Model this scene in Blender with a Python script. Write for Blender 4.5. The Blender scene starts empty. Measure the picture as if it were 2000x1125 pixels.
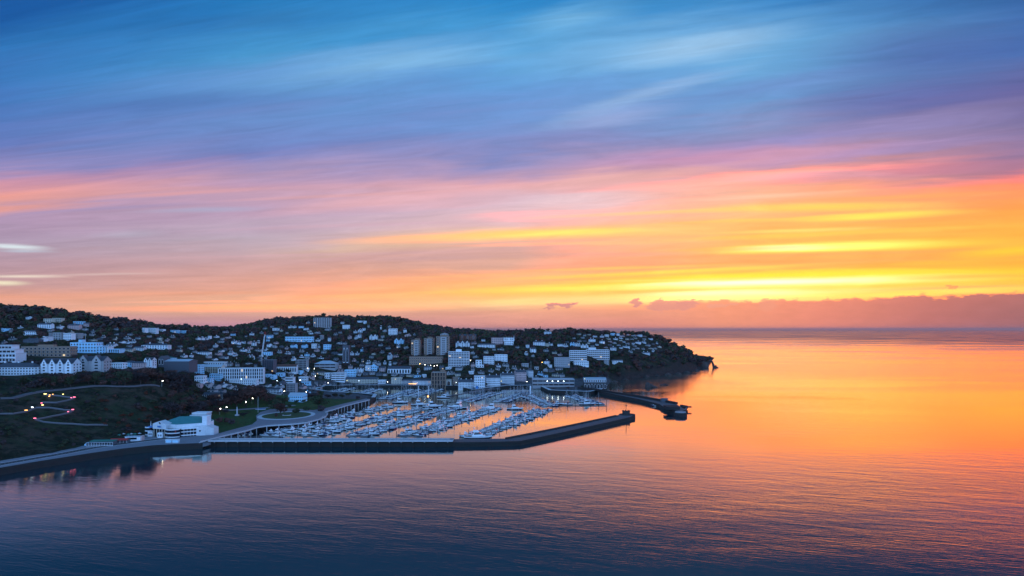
import bpy, bmesh, math, random
import numpy as np
from mathutils import Vector, Matrix
random.seed(7)
S = bpy.context.scene
COL = S.collection
PI = math.pi
F = 1333.0          # focal length in photo pixels (2000 wide)
CAMH = 90.0
HORY = 643.0
W2 = 1000.0

# ---------------------------------------------------------------- camera
cd = bpy.data.cameras.new('camera')
cam = bpy.data.objects.new('camera', cd); COL.objects.link(cam)
cam.location = (0, 0, CAMH); cam.rotation_euler = (math.radians(90), 0, 0)
cd.sensor_width = 36.0; cd.lens = 36.0 * F / 2000.0
cd.shift_y = (HORY - 562.5) / 2000.0
cd.clip_start = 1.0; cd.clip_end = 200000.0
S.camera = cam
S.view_settings.view_transform = 'Standard'
S.view_settings.look = 'None'
S.view_settings.exposure = 0.0
S.view_settings.gamma = 1.0
S.render.resolution_x = 1024; S.render.resolution_y = 576
S.cycles.max_bounces = 5; S.cycles.diffuse_bounces = 2; S.cycles.glossy_bounces = 3
S.cycles.transmission_bounces = 2; S.cycles.volume_bounces = 0
S.cycles.caustics_reflective = False; S.cycles.caustics_refractive = False
S.cycles.sample_clamp_indirect = 3.0

def lin(c):
    c = c / 255.0
    return c / 12.92 if c <= 0.04045 else ((c + 0.055) / 1.055) ** 2.4
def rgb(r, g, b, k=1.0):
    return (lin(r) * k, lin(g) * k, lin(b) * k, 1.0)

class NT:
    """small helper for building node trees"""
    def __init__(s, tree):
        s.t = tree; s.n = tree.nodes; s.l = tree.links
    def new(s, typ, **kw):
        n = s.n.new(typ)
        for k, v in kw.items(): setattr(n, k, v)
        return n
    def put(s, sock, v):
        if hasattr(v, 'is_output') or isinstance(v, bpy.types.NodeSocket): s.l.new(v, sock)
        else: sock.default_value = v
    def math(s, op, a, b=0.0, c=0.0, clamp=False):
        n = s.new('ShaderNodeMath', operation=op, use_clamp=clamp)
        s.put(n.inputs[0], a); s.put(n.inputs[1], b); s.put(n.inputs[2], c)
        return n.outputs[0]
    def mapr(s, v, a, b, c=0.0, d=1.0, t='SMOOTHSTEP'):
        n = s.new('ShaderNodeMapRange', interpolation_type=t)
        s.put(n.inputs[0], v)
        for i, x in enumerate((a, b, c, d)): s.put(n.inputs[i + 1], x)
        return n.outputs[0]
    def mix(s, f, a, b, bt='MIX'):
        n = s.new('ShaderNodeMix', data_type='RGBA', blend_type=bt)
        s.put(n.inputs[0], f); s.put(n.inputs[6], a); s.put(n.inputs[7], b)
        return n.outputs[2]
    def comb(s, x, y, z=0.0):
        n = s.new('ShaderNodeCombineXYZ'); s.put(n.inputs[0], x); s.put(n.inputs[1], y); s.put(n.inputs[2], z)
        return n.outputs[0]
    def noise(s, vec, scale, detail=3.0, rough=0.55, dist=0.0, dims='3D'):
        n = s.new('ShaderNodeTexNoise', noise_dimensions=dims)
        if vec is not None: s.put(n.inputs['Vector'], vec)
        n.inputs['Scale'].default_value = scale; n.inputs['Detail'].default_value = detail
        n.inputs['Roughness'].default_value = rough; n.inputs['Distortion'].default_value = dist
        return n.outputs[0]
    def ramp(s, v, stops, interp='LINEAR'):
        n = s.new('ShaderNodeValToRGB'); cr = n.color_ramp; cr.interpolation = interp
        while len(cr.elements) > 1: cr.elements.remove(cr.elements[-1])
        stops = sorted(stops, key=lambda q: q[0])
        cr.elements[0].position = stops[0][0]; cr.elements[0].color = stops[0][1]
        for p, c in stops[1:]:
            e = cr.elements.new(p); e.color = c
        s.put(n.inputs[0], v)
        return n.outputs[0]
BACKGAIN = 2.35
WAVE = 0.19
HAZE = 1.6e-5
# ---------------------------------------------------------------- sky (world)
SUN_AZ = math.atan((1560 - W2) / F)      # azimuth from +Y towards +X
SUN_EL = math.radians(1.6)
VP = 3.0                                  # the cloud streaks run towards the azimuth u = -VP
def azel(px, py):
    return math.atan((px - W2) / F), 3 * ((HORY - py) / F) / ((px - W2) / F + VP)
w = bpy.data.worlds.new('World'); S.world = w; w.use_nodes = True
nt = NT(w.node_tree); nt.n.clear()
tc = nt.new('ShaderNodeTexCoord')
sp = nt.new('ShaderNodeSeparateXYZ'); nt.l.new(tc.outputs['Generated'], sp.inputs[0])
dx, dy, dz = sp.outputs[0], sp.outputs[1], sp.outputs[2]
az = nt.math('ARCTAN2', dx, dy)
el = nt.math('ARCSINE', dz)
den = nt.math('MAXIMUM', nt.math('MULTIPLY_ADD', dy, VP, dx), 0.25)
s0 = nt.math('DIVIDE', nt.math('MULTIPLY', dz, 3.0), den)
# streaky warp
wv = nt.comb(nt.math('MULTIPLY', az, 1.6), nt.math('MULTIPLY', s0, 13.0), 0.3)
n1 = nt.noise(wv, 1.6, 3.0, 0.55, 0.4)
wv2 = nt.comb(nt.math('MULTIPLY', az, 4.0), nt.math('MULTIPLY', s0, 60.0), 4.3)
n2 = nt.noise(wv2, 1.5, 3.0, 0.6, 0.3)
n1c = nt.math('SUBTRACT', n1, 0.5); n2c = nt.math('SUBTRACT', n2, 0.5)
amp = nt.mapr(s0, 0.0, 0.25, 0.25, 1.0, 'LINEAR')
warp = nt.math('MULTIPLY', nt.math('ADD', nt.math('MULTIPLY', n1c, 0.085), nt.math('MULTIPLY', n2c, 0.02)), amp)
s1 = nt.math('ADD', s0, warp)
SMAX = 0.62
sr = nt.math('DIVIDE', s1, SMAX, clamp=True)
COLS = {
 0:    [(-400,22,80,150),(0,24,90,152),(100,42,106,172),(200,66,112,180),(280,104,124,190),(325,150,140,190),(350,210,150,170),(385,238,160,150),(408,225,158,155),(425,178,150,182),(470,172,152,176),(520,186,152,164),(560,200,158,160),(582,235,165,140),(603,222,165,150),(640,190,140,160)],
 500:  [(-400,25,90,160),(0,32,112,178),(100,66,138,194),(200,90,130,190),(290,118,130,192),(340,165,148,190),(375,205,160,180),(420,190,160,188),(460,188,170,186),(500,202,162,165),(560,228,165,145),(600,240,185,145),(622,212,158,152),(640,200,145,160)],
 1000: [(-400,28,95,165),(0,36,122,188),(100,76,148,205),(200,96,140,202),(290,132,140,196),(330,185,155,188),(355,228,170,178),(400,222,190,205),(440,235,190,190),(460,250,205,150),(490,222,172,166),(520,228,172,150),(545,250,190,120),(570,255,200,110),(590,250,205,150),(608,236,168,140),(640,222,150,142)],
 1500: [(-400,30,95,165),(0,45,118,184),(100,96,155,206),(200,96,142,196),(255,142,140,190),(300,175,150,186),(335,235,160,150),(370,248,180,150),(410,252,190,130),(450,255,190,105),(490,255,190,100),(515,255,165,108),(540,255,205,85),(575,255,225,130),(590,250,180,120),(610,238,150,122),(640,226,132,118)],
 2000: [(-400,28,75,140),(0,42,88,152),(100,66,106,170),(200,92,88,142),(250,126,116,165),(285,148,122,162),(325,180,122,148),(350,250,148,112),(400,255,165,80),(450,255,185,75),(500,255,175,75),(530,255,195,62),(560,255,200,85),(580,252,180,100),(600,225,140,105),(640,205,120,105)],
}
def back_s(px, py): return azel(px, py)[1]
cols = []
for px in sorted(COLS):
    st = []
    for (py, r, g, b) in COLS[px]:
        p = max(0.0, min(1.0, back_s(px, py) / SMAX))
        c4 = rgb(r, g, b)
        kk = 1 + 0.22 * max(0.0, min(1.0, (270 - py) / 70.0)); c4 = (c4[0] * kk, c4[1] * kk, c4[2] * (kk * .95 if kk > 1 else 1), 1)
        if r >= 248 and b < 150: c4 = (c4[0] * (1 + 1.2 * min(1, (r - 246) / 9)), c4[1], c4[2], 1)   # the glow is brighter than the picture can show
        st.append((p, c4))
    seen = []
    for p, c in sorted(st, key=lambda q: q[0]):
        if not seen or p - seen[-1][0] > 1e-4: seen.append((p, c))
    cols.append((azel(px, 643)[0], nt.ramp(sr, seen, 'EASE' if False else 'LINEAR')))
col = cols[0][1]
azw = nt.math('ADD', az, nt.math('MULTIPLY', n1c, 0.12))
for i in range(1, len(cols)):
    col = nt.mix(nt.mapr(azw, cols[i - 1][0], cols[i][0], 0, 1, 'LINEAR'), col, cols[i][1])
# streaks: elongated soft patches (centre px, py, half length, half height, tilt offset, colour, gain, strength)
def streak(col, x0, y0, x1, y1, hw, c, gain=1.0, k=1.0, wob=1.0, hard=0.0):
    a0, b0 = azel(x0, y0); a1, b1 = azel(x1, y1)
    cx, cy = (a0 + a1) / 2, (b0 + b1) / 2
    L = math.hypot(a1 - a0, b1 - b0) / 2 * 1.35
    ang = math.atan2(b1 - b0, a1 - a0)
    m = nt.new('ShaderNodeMapping', vector_type='TEXTURE')
    nt.put(m.inputs[0], vec_s if wob == 1.0 else (vec_f if wob > 0 else vec_h))
    m.inputs['Location'].default_value = (cx, cy, 0)
    m.inputs['Rotation'].default_value = (0, 0, ang)
    m.inputs['Scale'].default_value = (L, hw / F * 1.5, 1)
    ln = nt.new('ShaderNodeVectorMath', operation='LENGTH'); nt.l.new(m.outputs[0], ln.inputs[0])
    f = nt.mapr(ln.outputs['Value'], 1.0, hard, 0.0, k)
    c4 = rgb(*c, gain); c4 = (c4[0], min(c4[1], 1.25), lin(c[2]), 1)
    if c[0] >= 250 and c[2] < 205: c4 = (max(c4[0], 2.2), c4[1], c4[2], 1)
    return nt.mix(f, col, c4)
sv = nt.math('ADD', s0, nt.math('MULTIPLY', nt.math('ADD', nt.math('MULTIPLY', n1c, 0.03), nt.math('MULTIPLY', n2c, 0.022)), amp))
vec_s = nt.comb(az, sv)
sf = nt.math('ADD', s0, nt.math('MULTIPLY', n2c, 0.005))
vec_f = nt.comb(nt.math('ADD', az, nt.math('MULTIPLY', n1c, 0.05)), sf)
STREAKS = [
 # soft blue and pale lights high up
 (400,165,1000,85,44,(122,178,226),1,.7,1),(560,150,1020,105,24,(140,192,232),1,.5,1),(950,130,1560,45,46,(128,184,228),1,.65,1),(1180,120,1560,62,26,(160,200,234),1,.75,1),(1050,245,1480,120,14,(158,190,230),1,.55,1),(1060,250,1340,205,18,(165,180,225),1,.55,1),(1000,60,1250,10,30,(130,190,230),1,.6,1),(620,60,1100,20,26,(80,160,215),1,.5,1),(150,180,700,130,26,(100,150,212),1,.5,1),(1250,210,1800,120,22,(110,140,205),1,.5,1),
 (100,60,700,40,30,(40,100,165),1,.4,1),(1250,300,2000,225,14,(150,145,205),1,.55,1),(1400,330,2000,265,10,(170,150,205),1,.6,1),
 (1600,120,2100,90,45,(75,90,160),1,.5,1),(1500,210,2100,170,30,(90,95,165),1,.55,1),(0,230,600,190,26,(72,110,178),1,.4,1),(1000,15,1500,5,18,(60,140,200),1,.5,1),
 # pinks
 (1100,320,1700,290,20,(215,150,185),1,.6,1),(1150,375,1900,318,14,(252,190,172),1,.7,1),(950,370,1400,330,15,(243,186,182),1,.6,1),(500,420,1000,360,13,(238,178,182),1,.55,1),
 (600,400,1050,395,15,(228,178,188),1,.5,1),(1500,360,2050,305,10,(160,118,150),1,.6,1),(1400,352,1800,338,8,(225,170,185),1,.6,1),
 (960,400,1300,392,16,(232,205,214),1,.6,1),(930,425,1350,415,8,(250,200,200),1,.6,1),
 (300,365,600,362,8,(190,155,190),1,.5,1),(250,415,520,408,6,(178,176,206),1,.7,.5),(180,460,330,455,9,(186,180,200),1,.5,.5),
 (0,420,420,395,5,(165,150,190),1,.5,.5),
 # left whites
 (-60,478,105,486,8,(235,250,255),1,.85,.5),(-20,490,120,492,4,(190,205,220),1,.6,.5),(-60,540,130,540,4.5,(250,235,215),1,.75,.5),(-60,553,50,554,7,(250,240,205),1,.85,.5),(60,538,330,534,3,(225,200,195),1,.5,.5),
 (100,575,700,572,5,(245,168,135),1,.5,.5),(200,604,900,598,9,(255,200,130),1,.6,.5),(500,582,900,575,5,(255,195,130),1,.5,.5),
 # yellow streaks
 (700,470,1400,445,11,(255,220,120),1.0,.85,.5),(940,460,1250,448,6,(255,232,120),1.1,.8,.5),(1380,408,1850,400,8,(255,215,95),1.1,.8,.5),(1540,430,1900,412,7,(255,225,90),1.2,.9,.5),
 (1350,492,2000,470,9,(255,205,70),1.2,.9,.5),(1400,490,1850,474,8,(255,238,140),1.5,.95,.5),(1440,487,1640,481,5,(255,246,210),2.0,.85,.5),
 (1850,500,2100,480,10,(255,205,60),1.1,.8,.5),(1000,545,1640,515,5,(255,215,90),1.2,.8,.5),(1200,545,1900,528,8,(255,210,70),1.3,.8,.5),
 (850,570,1500,553,7,(255,220,100),1.15,.9,.5),(1100,560,2050,535,14,(255,212,70),1.4,.9,.5),(1180,562,1900,541,8,(255,244,190),1.8,.95,.5),(1260,556,1720,545,5,(255,250,236),2.6,.95,.5),
 (1150,585,1750,570,11,(255,240,170),1.6,.9,.5),(1500,583,2100,562,7,(255,214,110),1.3,.85,.5),(1250,574,1600,570,5,(255,246,215),2.0,.7,.5),
 (1060,575,1420,565,3,(255,205,110),1,.7,.5),(1680,568,2050,556,2.5,(250,180,110),1,.6,.5),
 (900,590,1250,585,7,(255,222,150),1.1,.8,.5),
 (1050,425,1700,398,4,(255,216,120),1,.6,.5),(1200,440,1900,415,4,(255,212,105),1,.6,.5),(1300,470,2000,440,4.5,(255,214,96),1.05,.65,.5),(1100,500,1700,478,4,(255,192,112),1,.6,.5),
 (1250,520,1800,505,4,(255,178,96),1,.6,.5),(1200,505,1900,488,4,(250,160,110),1,.5,.5),(1650,520,2050,508,5,(255,190,72),1.05,.6,.5),(900,480,1400,470,4,(250,200,140),1,.6,.5),
 (1000,530,1500,515,3.5,(255,205,110),1.05,.7,.5),(700,545,1300,528,4,(248,190,130),1,.6,.5),(1400,455,1750,445,3.5,(255,226,124),1.1,.7,.5),(950,500,1400,494,5,(225,168,160),1,.5,.5),
 (1150,550,1700,540,3,(255,230,130),1.1,.6,.5),(1700,545,2100,535,4,(255,170,70),1,.5,.5),(400,450,1000,430,4,(212,172,188),1,.5,.5),(100,395,500,370,5,(238,165,160),1,.5,.5),
 (400,395,900,372,4,(232,170,170),1,.5,.5),(0,450,500,440,4,(190,165,188),1,.5,.5),(500,510,1100,500,5,(208,165,168),1,.5,.5),(1250,395,1700,372,4,(255,205,175),1,.55,.5),(300,590,1000,584,3,(255,190,135),1,.6,.5), (1500,395,2050,372,6,(255,180,95),1,.5,.5),(300,505,900,492,4,(214,170,178),1,.5,.5),
]
vs0, vf0 = vec_s, vec_f
for i, (x0, y0, x1, y1, hw, c, g, k, wob) in enumerate(STREAKS):
    if i % 8 == 0:      # evaluate the streaks in batches: keeps the shader within its register limit
        def after(v):
            n = nt.new('ShaderNodeVectorMath', operation='MULTIPLY_ADD'); nt.l.new(col, n.inputs[0]); n.inputs[1].default_value = (1e-9, 1e-9, 1e-9); nt.l.new(v, n.inputs[2]); return n.outputs[0]
        vec_s, vec_f = after(vs0), after(vf0)
    col = streak(col, x0, y0, x1, y1, hw, c, g, k, wob)
# fine fibrous texture in the high cloud
fib = nt.noise(nt.comb(nt.math('MULTIPLY', az, 7.0), nt.math('MULTIPLY', s0, 55.0), 9.0), 1.0, 7.0, 0.62, 1.2)
fs2 = nt.noise(nt.comb(nt.math('MULTIPLY', az, 2.6), nt.math('MULTIPLY', s0, 150.0), 15.0), 1.0, 4.0, 0.65, 0.4)
fm = nt.math('MULTIPLY', nt.mapr(fib, 0.25, 0.75, 0.9, 1.1, 'LINEAR'), nt.mapr(fs2, 0.3, 0.7, 0.97, 1.03, 'LINEAR'))
vm = nt.new('ShaderNodeVectorMath', operation='SCALE'); nt.l.new(col, vm.inputs[0]); nt.l.new(fm, vm.inputs[3])
col = vm.outputs[0]
# low cloud bank on the right with a billowing top
vec_h = None
cn = nt.noise(nt.comb(nt.math('MULTIPLY', az, 20.0), nt.math('MULTIPLY', el, 45.0), 2.0), 2.0, 5.0, 0.62, 0.1)
cnc = nt.math('SUBTRACT', cn, 0.5)
cn3 = nt.math('SUBTRACT', nt.noise(nt.comb(nt.math('MULTIPLY', az, 9.0), 0.0, 7.0), 1.0, 2.0, 0.5), 0.5)
azb = lambda px: azel(px, 600)[0]
top = nt.mapr(az, azb(1230), azb(1950), (HORY - 592) / F, (HORY - 577) / F * 0.86, 'LINEAR')
edge = nt.math('ADD', nt.math('ADD', top, nt.math('MULTIPLY', cnc, 0.027)), nt.math('MULTIPLY', cn3, 0.006))
inb = nt.mapr(nt.math('SUBTRACT', edge, el), -0.001, 0.0034, 0, 1)
inb = nt.math('MULTIPLY', inb, nt.mapr(az, azb(1185), azb(1420), 0.0, 1.0))
bcol = nt.ramp(nt.mapr(az, azb(1200), azb(2000), 0, 1, 'LINEAR'), [(0, rgb(232,158,140)), (.3, rgb(240,152,124)), (.55, rgb(224,134,122)), (.8, rgb(186,112,115)), (1, rgb(158,102,112))])
bn = nt.mapr(cn, 0.3, 0.7, 0.93, 1.05, 'LINEAR')
v2 = nt.new('ShaderNodeVectorMath', operation='SCALE'); nt.l.new(bcol, v2.inputs[0]); nt.l.new(bn, v2.inputs[3])
col = nt.mix(nt.math('MULTIPLY', inb, 0.92), col, v2.outputs[0])
# separate puffs
pv = nt.comb(nt.math('ADD', az, nt.math('MULTIPLY', cnc, 0.05)), nt.math('ADD', s0, nt.math('MULTIPLY', cnc, 0.03)))
def puff(col, x, y, hx, hy, c, k):
    a, b = azel(x, y)
    m = nt.new('ShaderNodeMapping', vector_type='TEXTURE'); nt.put(m.inputs[0], pv)
    m.inputs['Location'].default_value = (a, b, 0); m.inputs['Scale'].default_value = (hx / F, hy / F, 1)
    ln = nt.new('ShaderNodeVectorMath', operation='LENGTH'); nt.l.new(m.outputs[0], ln.inputs[0])
    return nt.mix(nt.mapr(ln.outputs['Value'], 1.0, 0.75, 0.0, k), col, rgb(*c))
for p in [(1095,595,34,6,(214,140,140),.9),(1243,591,13,8,(220,145,140),.9),(1310,596,52,10,(226,150,138),.9),(1345,592,26,8,(226,148,138),.8),(1410,596,30,5,(235,160,140),.7),
          (1850,564,14,3.5,(225,145,105),.6),(1500,594,22,10,(232,150,130),.8)]:
    col = puff(col, *p)
# the unseen western half of the sky: clear dawn blue, brighter than the east to the eye of the camera
back = nt.ramp(nt.mapr(dz, -0.02, 1.0, 0, 1, 'LINEAR'), [(0, (0.42, 0.66, 1.15, 1)), (.25, (0.26, 0.58, 1.25, 1)), (1, (0.05, 0.20, 0.42, 1))])
sc = nt.new('ShaderNodeVectorMath', operation='SCALE'); nt.l.new(back, sc.inputs[0]); sc.inputs[3].default_value = BACKGAIN
col = nt.mix(nt.mapr(dy, 0.0, 0.42, 1, 0), col, sc.outputs[0])
zen = nt.mapr(dz, 0.45, 0.8, 0, 1)
col = nt.mix(zen, col, (0.035, 0.14, 0.34, 1))
low = nt.mapr(dz, -0.012, -0.03, 0, 1)
col = nt.mix(low, col, (0.03, 0.035, 0.05, 1))
bg = nt.new('ShaderNodeBackground'); nt.l.new(col, bg.inputs[0]); bg.inputs[1].default_value = 1.0
sky = nt.new('ShaderNodeTexSky', sky_type='NISHITA'); sky.sun_disc = False
sky.sun_elevation = SUN_EL; sky.sun_rotation = SUN_AZ
bg2 = nt.new('ShaderNodeBackground'); nt.l.new(sky.outputs[0], bg2.inputs[0]); bg2.inputs[1].default_value = 0.004
ad = nt.new('ShaderNodeAddShader'); nt.l.new(bg.outputs[0], ad.inputs[0]); nt.l.new(bg2.outputs[0], ad.inputs[1])
wo = nt.new('ShaderNodeOutputWorld'); nt.l.new(ad.outputs[0], wo.inputs[0])
w.cycles.sampling_method = 'MANUAL'; w.cycles.sample_map_resolution = 512

ld = bpy.data.lights.new('sun', 'SUN'); sun = bpy.data.objects.new('sun', ld); COL.objects.link(sun)
ld.energy = 0.015; ld.angle = math.radians(30.0); ld.color = (1.0, 0.42, 0.12)
sd = Vector((math.sin(SUN_AZ) * math.cos(SUN_EL), math.cos(SUN_AZ) * math.cos(SUN_EL), math.sin(SUN_EL)))
sun.rotation_euler = sd.to_track_quat('Z', 'Y').to_euler()
sun.location = (0, 0, 400)

# ---------------------------------------------------------------- sea
def water_mat():
    m = bpy.data.materials.new('sea_water'); m.use_nodes = True
    t = NT(m.node_tree); t.n.clear()
    geo = t.new('ShaderNodeNewGeometry'); sp = t.new('ShaderNodeSeparateXYZ'); t.l.new(geo.outputs['Position'], sp.inputs[0])
    x, y = sp.outputs[0], sp.outputs[1]
    # crests run roughly left-right, leaning down to the right
    ca, sa = math.cos(0.30), math.sin(0.30)
    u = t.math('ADD', t.math('MULTIPLY', x, ca), t.math('MULTIPLY', y, -sa))
    v = t.math('ADD', t.math('MULTIPLY', x, sa), t.math('MULTIPLY', y, ca))
    na = t.noise(t.comb(t.math('MULTIPLY', u, 0.13), t.math('MULTIPLY', v, 0.72)), 1.0, 4.0, 0.6, 0.5)
    nb = t.noise(t.comb(t.math('MULTIPLY', u, 0.035), t.math('MULTIPLY', v, 0.11), 5.0), 1.0, 2.0, 0.5, 0.6)
    nc = t.noise(t.comb(t.math('MULTIPLY', x, 0.0016), t.math('MULTIPLY', y, 0.0050), 3.0), 1.0, 4.0, 0.55, 1.0)   # calm and ruffled patches
    dist = t.new('ShaderNodeVectorMath', operation='LENGTH'); t.l.new(geo.outputs['Position'], dist.inputs[0])
    patch = t.mapr(nc, 0.40, 0.62, 0.35, 1.0)
    # sheltered water: inside the piers and along the shore
    calm = t.mapr(y, 360.0, 560.0, 1.0, 0.30)
    calm = t.math('MULTIPLY', calm, t.mapr(x, -220.0, 220.0, 0.42, 1.2, 'LINEAR'))
    calm = t.math('ADD', calm, t.math('MULTIPLY', t.mapr(y, 900.0, 1250.0, 0.0, 1.0), 0.85))
    h = t.math('ADD', t.math('MULTIPLY', na, 0.62), t.math('MULTIPLY', nb, 1.5))
    st = t.math('MULTIPLY', patch, calm)
    bp = t.new('ShaderNodeBump'); t.put(bp.inputs['Height'], h); bp.inputs['Distance'].default_value = 1.0
    t.put(bp.inputs['Strength'], t.math('MULTIPLY', st, WAVE))
    far = t.mapr(t.math('MULTIPLY_ADD', x, 0.6, y), 900.0, 5000.0, 0.0, 1.0)
    far2 = t.mapr(t.math('MULTIPLY_ADD', x, 1.6, t.math('MULTIPLY_ADD', nc, 5000.0, y)), 6200.0, 14500.0, 0.0, 1.0)
    rg = t.math('MULTIPLY_ADD', st, 0.06, 0.025)
    rg = t.math('ADD', rg, t.math('MULTIPLY', far, t.math('MULTIPLY_ADD', patch, 0.12, -0.03)))
    rg = t.math('ADD', rg, t.math('MULTIPLY', t.mapr(y, 930.0, 1150.0, 0.0, 0.055), t.mapr(x, 130.0, 180.0, 0.0, 1.0)))   # open, wind-ruffled water
    rg = t.math('MULTIPLY_ADD', far2, 0.10, rg)
    lw = t.new('ShaderNodeLayerWeight'); lw.inputs['Blend'].default_value = 0.5; t.l.new(bp.outputs[0], lw.inputs['Normal'])
    cs = t.math('SUBTRACT', 1.0, lw.outputs['Facing'])
    g_ = lambda v: (v, v, v, 1)
    fr = t.ramp(cs, [(0, g_(.98)), (.06, g_(.86)), (.15, g_(.60)), (.20, g_(.45)), (.235, g_(.25)), (.262, g_(.10)), (.30, g_(.05)), (.5, g_(.03)), (1, g_(.02))])
    fr = t.math('MULTIPLY', fr, t.math('MULTIPLY_ADD', far2, t.math('MULTIPLY_ADD', patch, -0.38, -0.36), 1.0))
    gl = t.new('ShaderNodeBsdfGlossy'); gl.inputs['Color'].default_value = (1.0, .94, .79, 1); t.put(gl.inputs['Roughness'], rg); t.l.new(bp.outputs[0], gl.inputs['Normal'])
    df = t.new('ShaderNodeBsdfDiffuse'); df.inputs['Color'].default_value = (0.0, 0.042, 0.064, 1)
    p = t.new('ShaderNodeMixShader'); t.l.new(fr, p.inputs[0]); t.l.new(df.outputs[0], p.inputs[1]); t.l.new(gl.outputs[0], p.inputs[2])
    o = t.new('ShaderNodeOutputMaterial'); t.l.new(p.outputs[0], o.inputs[0])
    return m
me = bpy.data.meshes.new('sea')
me.from_pydata([(-60000, 20, 0), (90000, 20, 0), (90000, 120000, 0), (-60000, 120000, 0)], [], [(0, 1, 2, 3)])
sea = bpy.data.objects.new('sea', me); COL.objects.link(sea); me.materials.append(water_mat()); sea['kind'] = 'structure'
# ---------------------------------------------------------------- materials
MATS = {}
def mat(name, col, rough=0.7, var=0.12, scale=0.6, metal=0.0, emit=None, estr=0.0, col2=None, bump=0.0, spec=0.3):
    if name in MATS: return MATS[name]
    m = bpy.data.materials.new(name); m.use_nodes = True
    t = NT(m.node_tree); p = m.node_tree.nodes['Principled BSDF']
    c = tuple(col) + (1,)
    geo = t.new('ShaderNodeNewGeometry')
    if var > 0:
        n = t.noise(geo.outputs['Position'], scale, 4.0, 0.6)
        c2 = tuple(col2) + (1,) if col2 else tuple(min(1, x * (1 - min(var, .09) * 1.6)) for x in col) + (1,)
        cc = t.mix(t.mapr(n, 0.35, 0.65, 0, 1, 'LINEAR'), c, c2)
        oi = t.new('ShaderNodeObjectInfo')
        sc = t.new('ShaderNodeVectorMath', operation='SCALE'); t.l.new(cc, sc.inputs[0])
        t.l.new(t.mapr(oi.outputs['Random'], 0, 1, 1 - var, 1 + var * 0.6, 'LINEAR'), sc.inputs[3])
        t.l.new(sc.outputs[0], p.inputs['Base Color'])
        if bump:
            b = t.new('ShaderNodeBump'); b.inputs['Distance'].default_value = bump; t.l.new(n, b.inputs['Height']); t.l.new(b.outputs[0], p.inputs['Normal'])
    else:
        p.inputs['Base Color'].default_value = c
    p.inputs['Roughness'].default_value = rough; p.inputs['Metallic'].default_value = metal
    p.inputs['Specular IOR Level'].default_value = spec
    if emit:
        p.inputs['Emission Color'].default_value = tuple(emit) + (1,); p.inputs['Emission Strength'].default_value = estr
    MATS[name] = m
    return m
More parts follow.
